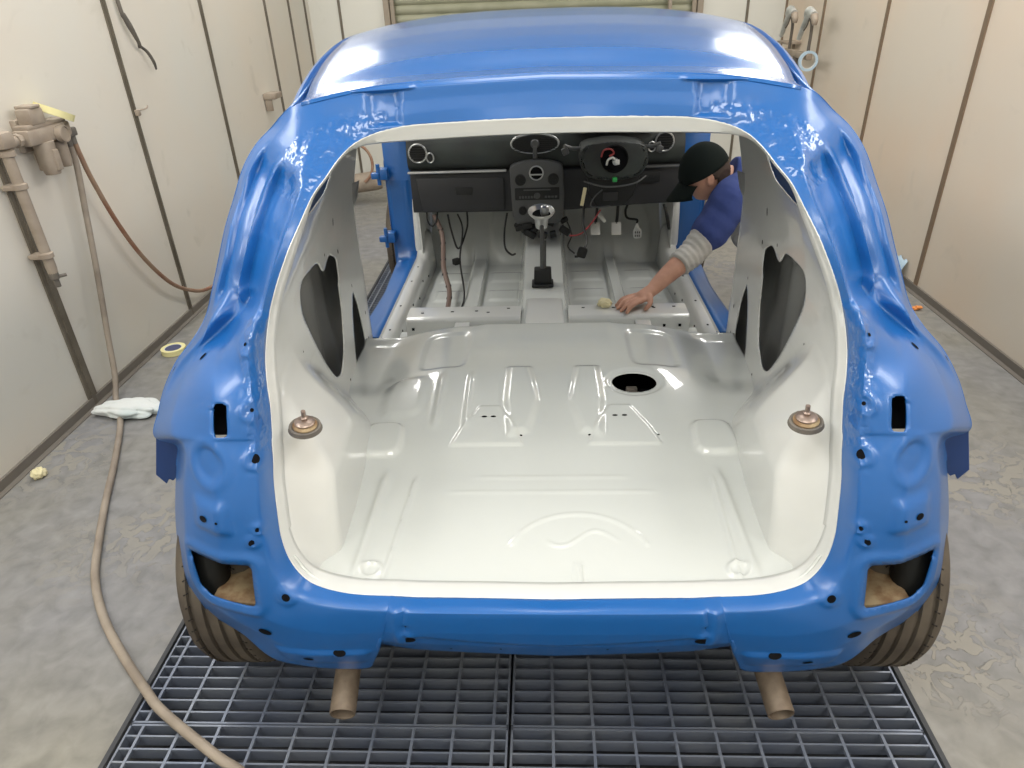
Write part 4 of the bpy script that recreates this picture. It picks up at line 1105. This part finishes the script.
# tape roll leaning on the regulator
def tape_roll(T, lab, r=.060, ri=.043, h=.026, m='tape', group=None):
    mb = MB(); mb.lathe([(ri, 0), (r, 0), (r, h), (ri, h)], T, 40, True)
    o = mb.build('tape_roll', M[m], loc=T.translation); tag(o, lab, 'tape roll', group)
    mb = MB(); mb.lathe([(ri-.003, 0.001), (ri, .001), (ri, h-.001), (ri-.003, h-.001)], T, 32, True); mb.build('cardboard_core', M['cloth'], o); return o
tape_roll(Matrix.Translation((-1.975, 2.875, 1.192)) @ Matrix.Rotation(math.radians(20), 4, 'Y') @ Matrix.Rotation(math.radians(-20), 4, 'X'), 'pale yellow masking tape roll lying on top of the wall regulator', r=.072)
o = tape_roll(Matrix.Translation((-1.925, 3.115, .002)), 'yellow tape roll lying on the floor beside the left wall', r=.060)
mb = MB(); mb.lathe([(0, 0), (.045, 0), (.045, .003), (0, .003)], Matrix.Translation((-1.925, 3.115, .022)), 24); mb.build('tape_label', M['tape_core'], o)
# hoses
def hose(name, pts, r, m, lab, cat='hose'):
    mb = MB(); mb.tube(pts, r, 12, 10); o = mb.build(name, M[m], loc=pts[0]); return tag(o, lab, cat)
hose('air_hose', [(-1.990, 2.937, 1.065), (-1.985, 2.93, .98), (-1.99, 2.895, .80), (-1.995, 2.84, .54), (-1.99, 2.76, .28), (-1.975, 2.69, .10), (-1.945, 2.60, .025), (-1.83, 2.42, .013), (-1.70, 2.14, .013), (-1.60, 1.90, .013), (-1.51, 1.70, .013), (-1.42, 1.52, .013), (-1.30, 1.36, .013), (-1.166, 1.225, .013), (-1.06, 1.13, .013), (-.98, 1.065, .012), (-.80, .955, .012), (-.70, .90, .012), (-.5, .75, .012), (-.42, .5, .012)],
     .0125, 'hose', 'long dusty beige air hose trailing from the left wall across the floor and grate')
hose('air_hose', [(-1.985, 2.968, 1.068), (-1.985, 2.975, 1.02), (-1.99, 3.01, .90), (-1.995, 3.10, .68), (-1.995, 3.22, .47), (-1.99, 3.38, .28), (-1.985, 3.55, .17), (-1.98, 3.70, .115), (-1.98, 3.9, .09), (-1.98, 4.1, .06), (-1.97, 4.3, .02), (-1.8, 4.5, .014)],
     .0105, 'hose_red', 'reddish brown air hose curving down the left wall behind the car')
# hanging strap
mb = MB(); mb.tube([(XL+.020, 3.70, 1.72), (XL+.02, 3.70, 1.60), (XL+.02, 3.71, 1.52)], .010, 8); mb.tube([(XL+.022, 3.708, 1.535), (XL+.03, 3.73, 1.48), (XL+.03, 3.77, 1.41), (XL+.02, 3.79, 1.385)], [.012, .014, .009, .010], 8); mb.tube([(XL+.02, 3.79, 1.39), (XL+.03, 3.83, 1.36), (XL+.035, 3.86, 1.31), (XL+.03, 3.875, 1.275)], [.007, .008, .008, .005], 8)
o = mb.build('hanging_strap', M['dusty_dark'], loc=(XL+.02, 3.75, 1.5)); tag(o, 'dark grey strap hanging high on the left wall between two battens', 'strap')
mb = MB(); mb.box((XL+.02, 3.60, 1.10), (.02, .03, .03), .005); mb.tube([(XL+.02, 3.60, 1.11), (XL+.05, 3.63, 1.115), (XL+.03, 3.69, 1.12)], .004, 6); o = mb.build('wall_hook', M['dusty']); tag(o, 'small dusty hook on the batten of the left wall', 'hook')
mb = MB(); mb.box((XL+.045, 5.44, .96), (.09, .16, .04), .004); mb.box((XL+.03, 5.38, .92), (.05, .02, .12), .004); o = mb.build('wall_bracket', M['dusty']); tag(o, 'small dusty bracket on the left wall beside the car roof corner', 'bracket')
# rag, crumpled tape balls, scrap
def blob(name, c, d, m, lab, cat, seed, n=5, amp=.35):
    bm = bmesh.new(); bmesh.ops.create_icosphere(bm, subdivisions=n, radius=1)
    rr = random.Random(seed); W = [(Vector((rr.uniform(-1, 1), rr.uniform(-1, 1), rr.uniform(-1, 1))).normalized()*rr.uniform(2, 6), rr.uniform(0, 6), rr.uniform(.3, 1)) for _ in range(12)]
    for v in bm.verts:
        k = 1+amp*sum(w[2]*(abs(math.sin(v.co.dot(w[0])+w[1]))-.5) for w in W)/4
        v.co = Vector((v.co.x*d[0]*k, v.co.y*d[1]*k, max(v.co.z, -.6)*d[2]*k))
    z0 = min(v.co.z for v in bm.verts)
    for v in bm.verts: v.co += Vector((c[0], c[1], c[2]-z0))
    me = bpy.data.meshes.new(name); bm.to_mesh(me); bm.free()
    return tag(link(name, me, M[m], loc=c, angle=70), lab, cat)
blob('rag', (-1.84, 2.52, .0), (.125, .062, .030), 'cloth', 'crumpled white rag lying on the floor beneath the air hose', 'rag', 3, 5, .55)
blob('paper_ball', (-1.955, 2.06, 0), (.022, .026, .020), 'paper', 'crumpled yellowish ball of tape on the floor by the left wall', 'tape ball', 5, 4, .6)
blob('paper_ball', (.232, 2.57, .4485), (.024, .022, .017), 'paper', 'crumpled cream tack cloth ball on the white cross member near the hand', 'tape ball', 9, 4, .6)
mb = MB(); mb.box((1.99, 3.50, .008), (.05, .03, .012), .003, Matrix.Rotation(.5, 4, 'Z')); mb.box((2.0, 3.49, .016), (.03, .02, .008), .002, Matrix.Rotation(.2, 4, 'X')); o = mb.build('paper_scrap', M['orange']); tag(o, 'small orange scrap on the floor beside the right wall', 'scrap')
mb = MB()
G = [[Vector((XR-.012-.05*t*(1+.3*math.sin(k)), 3.88+k*.022, .002+(1-t)*.13+.01*math.sin(k*2+t*4))) for t in (0, .3, .6, 1)] for k in range(7)]
mb.grid(G); o = solid(mb.build('plastic_sheet', M['glass_blue']), .002, 0); tag(o, 'small pale blue plastic piece leaning against the base of the right wall', 'plastic sheet')
# spray gun stand at the right wall
st = empty('spray_gun_stand', (1.93, 5.85, 0), 'grey metal spray gun stand beside the right wall behind the car', 'stand')
mb = MB(); mb.tube([(1.93, 5.85, .02), (1.93, 5.85, 1.07)], .028, 14, smooth=False); mb.build('post', M['dusty_dark'], st)
mb = MB(); mb.lathe([(0, 0), (.14, 0), (.14, .015), (.03, .03), (0, .03)], Matrix.Translation((1.93, 5.85, 0)), 28); mb.build('base', M['dusty_dark'], st)
mb = MB(); mb.box((1.93, 5.85, 1.085), (.045, .56, .045), .008); mb.build('cross_bar', M['dusty'], st)
for y in (5.62, 6.05):
    mb = MB(); mb.tube([(1.93, y, 1.10), (1.93, y, 1.27), (1.91, y-.01, 1.33)], .011, 10); mb.build('gun_rod', M['dusty_dark'], st)
M['gun'] = mat('grey_spray_gun', (.50, .52, .50), .4, .4, noise=(14, (.70, .72, .70), .4, .6))
for y, tilt, lab in ((5.61, 1, 'pale grey spray gun hooked on the near rod of the stand'), (6.04, -1, 'grey spray gun hooked on the far rod of the stand')):
    g = empty('spray_gun', (1.91, y, 1.34), lab, 'spray gun', 'spray guns on the stand')
    mb = MB(); mb.tube([(1.91, y-.05, 1.35), (1.91, y+.05, 1.375), (1.91, y+.10, 1.34)], [.028, .032, .020], 12); mb.build('gun_body', M['gun'], g)
    mb = MB(); mb.tube([(1.91, y+.05, 1.36), (1.91, y+.13, 1.27), (1.91, y+.19, 1.19)], [.022, .020, .017], 12); mb.build('grip', M['gun'], g)
    mb = MB(); mb.tube([(1.91, y-.06, 1.35), (1.91, y-.085, 1.32), (1.91, y-.09, 1.29)], [.026, .024, .015], 12); mb.build('air_cap', M['dusty'], g)
    mb = MB(); mb.tube([(1.91, y+.02, 1.34), (1.91, y+.06, 1.28), (1.91, y+.11, 1.25)], .005, 8); mb.build('trigger', M['dusty_dark'], g)
tape_roll(Matrix.Translation((1.93, 5.60, 1.056)) @ Matrix.Rotation(math.radians(90), 4, 'X'), 'white and blue tape roll hanging at the end of the spray gun stand', r=.068, ri=.052, m='glass_blue')
mb = MB(); mb.box((XR-.06, 6.42, 1.13), (.12, .25, .018), .003); mb.box((XR-.02, 6.42, 1.08), (.02, .02, .12), .003); o = mb.build('wall_bracket', M['dusty']); tag(o, 'small brown bracket on the right wall beyond the spray gun stand', 'bracket')
# silencer-like cylinder with hose loop on the floor, back left
pm = empty('air_pump', (-1.66, 6.0, 0), 'dusty cylindrical pump lying on the floor at the back left, seen through the door opening', 'pump')
mb = MB(); T = Matrix.Translation((-1.80, 5.96, .16)) @ Matrix.Rotation(math.radians(85), 4, 'Y') @ Matrix.Rotation(math.radians(-8), 4, 'X')
mb.lathe([(0, 0), (.075, 0), (.080, .02), (.080, .36), (.070, .40), (0, .40)], T, 28); mb.build('cylinder', M['dusty'], pm)
mb = MB(); mb.box((-1.80, 5.92, .16), (.10, .06, .20), .012); mb.box((-1.90, 5.93, .10), (.14, .06, .14), .012); mb.box((-1.80, 5.96, .04), (.22, .14, .08), .01); mb.build('pump_head', M['dusty_dark'], pm)
mb = MB()
for x, z in ((-1.80, .20), (-1.80, .13), (-1.87, .14), (-1.92, .10)): mb.lathe([(.018, 0), (.030, 0), (.030, .02), (.018, .02)], Matrix.Translation((x, 5.905, z)) @ Matrix.Rotation(PI/2, 4, 'X'), 16, True)
mb.build('port', M['dusty'], pm)
hose('coiled_hose', [(-1.60+.155*math.cos(a), 5.93+.03*math.sin(a), .345+.165*math.sin(a)) for a in [math.radians(q) for q in range(-60, 250, 20)]], .012, 'hose_red', 'brown hose loop standing over the pump at the back left')
hose('coiled_hose', [(-1.82+.07*math.cos(a), 5.93, .33+.075*math.sin(a)) for a in [math.radians(q) for q in range(-70, 240, 20)]]+[(-1.84, 5.93, .24)], .011, 'hose', 'small beige hose loop beside the larger brown loop at the back left')

# ------------------------------------------------------------------ the painter
def ball(mb, c, r, seg=3):
    t = bmesh.new(); bmesh.ops.create_icosphere(t, subdivisions=seg, radius=1)
    r = (r, r, r) if not isinstance(r, tuple) else r
    for v in t.verts: v.co = Vector((c[0]+v.co.x*r[0], c[1]+v.co.y*r[1], c[2]+v.co.z*r[2]))
    mb.add(t)
def limb(mb, pts, rs, ends=True, res=6, n=20):
    mb.tube(pts, rs, n, res)
    if ends: ball(mb, pts[0], rs[0]); ball(mb, pts[-1], rs[-1])
def loft(mb, pts, rads, lat=(0, 1, 0), n=28, res=6):
    P_ = curve(pts, res); RR = curve([(a, b, 0) for a, b in rads], res); lat = Vector(lat); rings = []
    for i, p_ in enumerate(P_):
        d = (P_[min(i+1, len(P_)-1)]-P_[max(i-1, 0)]).normalized(); w = d.cross(lat).normalized()
        rings.append([mb.bm.verts.new(p_+lat*RR[i].x*math.cos(2*PI*k/n)+w*RR[i].y*math.sin(2*PI*k/n)) for k in range(n)])
    for A_, B_ in zip(rings, rings[1:]):
        for k in range(n): mb.bm.faces.new([A_[k], A_[(k+1) % n], B_[(k+1) % n], B_[k]])
    mb.bm.faces.new(rings[0][::-1]); mb.bm.faces.new(rings[-1])
def fuse(o, v):
    rm = o.modifiers.new('fuse', 'REMESH'); rm.mode = 'VOXEL'; rm.voxel_size = v; rm.use_smooth_shade = True
    s_ = o.modifiers.new('relax', 'SMOOTH'); s_.factor = .5; s_.iterations = 3; return o
pr = empty('person', (1.15, 2.98, 0), 'person in a black cap and purple-blue t-shirt leaning in through the right door opening', 'person')
SHL, EL, WR = (.765, 2.85, .800), (.605, 2.760, .600), (.425, 2.610, .500)
SHR, ER, WRr = (.88, 3.16, .78), (.93, 3.22, .53), (.95, 3.08, .52)
bodyM = MB()
TORSO = [(1.30, 3.0, .46), (1.22, 3.0, .55), (1.10, 3.0, .65), (.98, 3.0, .745), (.88, 3.0, .810), (.81, 3.0, .845)]
TR = [(.13, .10), (.165, .125), (.145, .11), (.165, .12), (.165, .10), (.09, .07)]
loft(bodyM, TORSO, TR)
limb(bodyM, [(.85, 3.0, .82), (.76, 2.995, .845), (.70, 2.99, .86)], [.062, .055, .055])
limb(bodyM, [(.85, 2.93, .80), SHL, (.70, 2.815, .71), EL], [.06, .060, .049, .043])
limb(bodyM, [EL, (.56, 2.722, .577), (.48, 2.657, .535), WR], [.042, .044, .036, .0265])
limb(bodyM, [WR, (.405, 2.593, .494), (.375, 2.572, .486)], [.0265, .026, .024])
limb(bodyM, [(.88, 3.08, .79), SHR, (.90, 3.19, .66), ER], [.06, .060, .050, .043])
limb(bodyM, [ER, (.94, 3.15, .52), WRr], [.043, .038, .028]); limb(bodyM, [WRr, (.945, 3.05, .535)], [.028, .030])
for yy, yh in ((2.84, 2.91), (3.16, 3.09)):
    limb(bodyM, [(1.24, yh, .47), (1.12, (yy+yh)/2, .49), (1.00, yy, .50)], [.105, .085, .062])
    limb(bodyM, [(1.00, yy, .50), (1.08, yy, .32), (1.17, yy, .10)], [.060, .058, .042]); limb(bodyM, [(1.17, yy, .075), (1.03, yy, .05)], [.042, .035])
# left hand: palm then five fingers reaching over the cross member
def finger(pts, rs): limb(bodyM, pts, rs, True, 5, 12)
pd = Vector((-.80, -.52, -.25)).normalized(); side = Vector((.52, -.80, 0)).normalized(); up = Vector((0, 0, 1))
pc = Vector((.383, 2.580, .488))
hb = MB(); t = bmesh.new(); bmesh.ops.create_icosphere(t, subdivisions=3, radius=1)
for v in t.verts:
    q = v.co.copy(); v.co = pc+pd*(.018+q.x*.045)+side*(q.y*.040)+up*(q.z*.015-.002)
bodyM.add(t)
for k, (off, L_) in enumerate(((-.030, .060), (-.011, .074), (.010, .079), (.030, .072))):
    b = pc+pd*.045+side*off; spread = side*off*.35
    p1 = b+(pd*.55*L_+spread*.4)+Vector((0, 0, .010)); p2 = b+(pd*.85*L_+spread*.7)+Vector((0, 0, -.006)); p3 = b+(pd*.98*L_+spread)
    p3.z = .4565; p2.z = max(p2.z, .462)
    finger([tuple(pc+pd*.01+side*off*.8), tuple(b+Vector((0, 0, .006))), tuple(p1), tuple(p2), tuple(p3)], [.010, .0105, .0095, .0088, .0075])
tb = pc+side*.030-pd*.01
finger([tuple(pc-pd*.012), tuple(tb), tuple(tb+side*.026+pd*.020-up*.010), tuple(tb+side*.030+pd*.046+Vector((0, 0, -.020)))], [.013, .0125, .0105, .0085])
# right hand resting on the knee
pc2 = Vector((.935, 3.05, .575)); 
for k, off in enumerate((-.03, -.01, .01, .03)):
    b = Vector((.955+off, 3.06, .56)); finger([(b.x, b.y+.03, b.z-.01), (b.x, b.y-.01, b.z+.01), (b.x, b.y-.045, b.z), (b.x-.0, b.y-.06, b.z-.03)], [.010, .010, .009, .0075])
finger([(.93, 3.08, .54), (.90, 3.07, .55), (.885, 3.03, .56)], [.012, .011, .009])
# head
fd = Vector((-.90, .02, -.42)).normalized(); u0 = Vector((-.38, -.05, .92)); ud = (u0-fd*u0.dot(fd)).normalized(); rd_ = fd.cross(ud).normalized()   # rd_: person's right
HC = Vector((.668, 2.975, .868))
def H(x, y, z): return HC+rd_*x+fd*y+ud*z          # x right, y forward, z up
t = bmesh.new(); bmesh.ops.create_uvsphere(t, u_segments=48, v_segments=36, radius=1)
for v in t.verts:
    x, y, z = v.co
    w = .073*(1-.22*sm(.1, -1, z)); d = .093*(1-.10*sm(0, -1, z)) if y > 0 else .095*(1-.25*sm(-.2, -1, z)); h = .115
    X, Y, Z = x*w, y*d, z*h
    if y > 0:
        Y += .022*gauss(X, .010)*gauss(Z+.012, .018)+.010*gauss(X, .007)*gauss(Z-.012, .02)      # nose
        for e in (-.030, .030): Y -= .009*gauss(X-e, .012)*gauss(Z-.014, .010)                    # eye sockets
        Y += .006*gauss(Z-.034, .008)*gauss(X, .05)                                             # brow
        Y += .005*gauss(X, .022)*gauss(Z+.048, .005)+.005*gauss(X, .018)*gauss(Z+.060, .005)-.003*gauss(X, .02)*gauss(Z+.054, .002)
        Y += .010*gauss(X, .022)*gauss(Z+.088, .014)                                            # chin
    v.co = H(X, Y, Z)
bodyM.add(t)
for s_ in (-1, 1):
    t = bmesh.new(); bmesh.ops.create_icosphere(t, subdivisions=3, radius=1)
    for v in t.verts:
        q = v.co.copy(); k = 1-.45*math.exp(-((q.y**2+q.z**2)/.3)) if q.x*s_ > 0 else 1
        v.co = H(s_*.074+q.x*.010*k, -.008+q.y*.017-q.z*.005, -.005+q.z*.030)
    bodyM.add(t)
bodyO = bodyM.build('body', M['skin'], pr, angle=180)
fuse(bodyO, .0040)
def wrinkle(mb, amp):
    mb.bm.normal_update()
    for v in mb.bm.verts:
        v.co += v.normal*amp*(math.sin(v.co.x*70+v.co.z*90)+math.sin(v.co.y*80-v.co.z*60+1)+math.sin((v.co.x+v.co.y)*45))*.5
# t-shirt: torso and two short sleeves
mb = MB(); g = .018
loft(mb, TORSO[1:]+[(.775, 3.0, .860)], [(a+g, b_+g) for a, b_ in TR[1:-1]]+[(.110, .090), (.075, .072)], res=10, n=40)
limb(mb, [(.85, 2.94, .80), SHL, (.715, 2.82, .728), (.672, 2.795, .672)], [.085, .084, .078, .076], True, 8, 28)
limb(mb, [(.88, 3.06, .79), SHR, (.90, 3.18, .69)], [.085, .084, .074], True, 8, 28)
wrinkle(mb, .0025)
fuse(mb.build('tshirt', M['shirt'], pr, angle=180), .006)
mb = MB(); limb(mb, [(.70, 2.815, .715), (.65, 2.785, .655), EL, (.575, 2.734, .585), (.535, 2.703, .565)], [.062, .060, .057, .054, .050], False, 14, 28)
mb.bm.normal_update()
for v in mb.bm.verts:
    t_ = (Vector(EL)-v.co).dot(Vector((.75, .5, .45))); v.co += v.normal*.003*math.sin(t_*260+v.co.y*30)
fuse(mb.build('long_sleeve', M['sleeve'], pr, angle=180), .005)
mb = MB(); limb(mb, [(.895, 3.175, .70), ER, (.94, 3.15, .52), (.95, 3.10, .52)], [.055, .055, .050, .042], False, 8, 24); fuse(mb.build('long_sleeve', M['sleeve'], pr, angle=180), .005)
mb = MB(); loft(mb, TORSO[:3], [(.155, .12), (.185, .145), (.155, .12)])
for yy, yh in ((2.84, 2.91), (3.16, 3.09)):
    limb(mb, [(1.24, yh, .47), (1.12, (yy+yh)/2, .49), (1.00, yy, .50)], [.122, .105, .080]); limb(mb, [(1.00, yy, .50), (1.08, yy, .32), (1.16, yy, .12)], [.080, .080, .070])
wrinkle(mb, .005); fuse(mb.build('trousers', M['jeans'], pr, angle=180), .008)
for yy in (2.84, 3.16):
    mb = MB(); limb(mb, [(1.20, yy, .055), (1.10, yy, .050), (1.0, yy, .045), (.96, yy, .040)], [.053, .048, .044, .036]); o = fuse(mb.build('shoe', M['shoe'], pr, angle=180), .006)
    o.location.z = 0.004-min(v.co.z for v in o.data.vertices)
# hair: shell on the back and sides of the head
t = bmesh.new(); bmesh.ops.create_uvsphere(t, u_segments=56, v_segments=40, radius=1)
for v in t.verts:
    x, y, z = v.co; k = 1+.03*math.sin(x*30+z*22)*math.sin(y*28)
    v.co = Vector((x*.080*k, y*.102*k-.004, z*.120*k+.002))
dead = [f for f in t.faces if (lambda c: c.z < -.055 or (c.y > .0 and c.z < .045) or (c.y > -.03 and abs(c.x) > .05 and c.z < .005) or c.z < -.02-.35*(-c.y-.03) and c.y > -.04)(f.calc_center_median())]
bmesh.ops.delete(t, geom=dead, context='FACES')
for v in t.verts: v.co = H(*v.co)
mb = MB(); mb.add(t); solid(mb.build('hair', M['hair'], pr, angle=180), .008)
# cap: crown and curved peak
t = bmesh.new(); bmesh.ops.create_uvsphere(t, u_segments=48, v_segments=36, radius=1)
for v in t.verts:
    x, y, z = v.co; v.co = Vector((x*.087, y*.110, z*.128))
bmesh.ops.delete(t, geom=[f for f in t.faces if f.calc_center_median().z < .012], context='FACES')
for v in t.verts: v.co = H(v.co.x, v.co.y-.002, v.co.z+.002-.10*v.co.y)
mb = MB(); mb.add(t); cp = solid(mb.build('cap', M['cap'], pr, angle=180), .004)
mb = MB(); G = []
for i in range(21):
    a = -1+2*i/20; row = []
    for j in range(9):
        r = j/8
        ex = a*.078*(1-.10*r**2); base = .100*math.sqrt(max(0, 1-(a*.88)**2))
        ey = base+r*.082*(1-.55*a*a*r); ez = .012-.02*a*a-.050*r
        row.append(H(ex, ey, ez))
    G.append(row)
mb.grid(G); solid(mb.build('cap_peak', M['cap'], cp, angle=180), .004, 0)
# glasses
mb = MB()
for s_ in (-1, 1):
    mb.tube([H(s_*.033+.021*math.cos(q), .100, .010+.015*math.sin(q)) for q in [2*PI*k/16 for k in range(17)]], .0015, 6, 1, smooth=False)
    mb.tube([H(s_*.054, .098, .014), H(s_*.076, .05, .013), H(s_*.080, -.01, .012)], .0016, 6)
mb.tube([H(-.012, .101, .013), H(.012, .101, .013)], .0016, 6); mb.build('glasses', M['hole'], pr)

# ------------------------------------------------------------------ light
def area(loc, sx, sy, power, rot=(0, 0, 0), col=(1, .98, .95)):
    l = bpy.data.lights.new('fluorescent_tube_light', 'AREA'); l.shape = 'RECTANGLE'; l.size = sx*1.8; l.size_y = sy; l.energy = power; l.color = col
    o = bpy.data.objects.new('ceiling_lamp', l); C.objects.link(o); o.location = loc; o.rotation_euler = rot; return o
LP = 1.1
for y in (-.9, 1.1, 3.1, 5.1):
    for s_, x in ((-1, -1.72), (1, 1.76)):
        area((x, y, 2.82), .22, 1.5, 24*LP, (0, math.radians(-s_*-28), 0))
area((0, .3, 2.92), .5, .9, 20*LP)
area((0, 2.4, 2.92), .4, .8, 12*LP)
w = bpy.data.worlds.new('booth_air'); bpy.context.scene.world = w; w.use_nodes = True
w.node_tree.nodes['Background'].inputs[0].default_value = (.9, .93, 1, 1); w.node_tree.nodes['Background'].inputs[1].default_value = .2

# ------------------------------------------------------------------ camera
cam = bpy.data.cameras.new('camera'); co = bpy.data.objects.new('camera', cam); C.objects.link(co)
R3 = Matrix(((.99878, .01245, .04769), (.03535, .49318, -.86921), (-.03434, .86984, .49214)))
co.matrix_world = Matrix.Translation((-.012, 0, 1.55)) @ R3.to_4x4()
cam.sensor_width = 36; cam.lens = 688/1024*36; cam.clip_start = .05
bpy.context.scene.camera = co
vs = bpy.context.scene.view_settings
vs.view_transform = 'Standard'; vs.look = 'None'; vs.exposure = 0
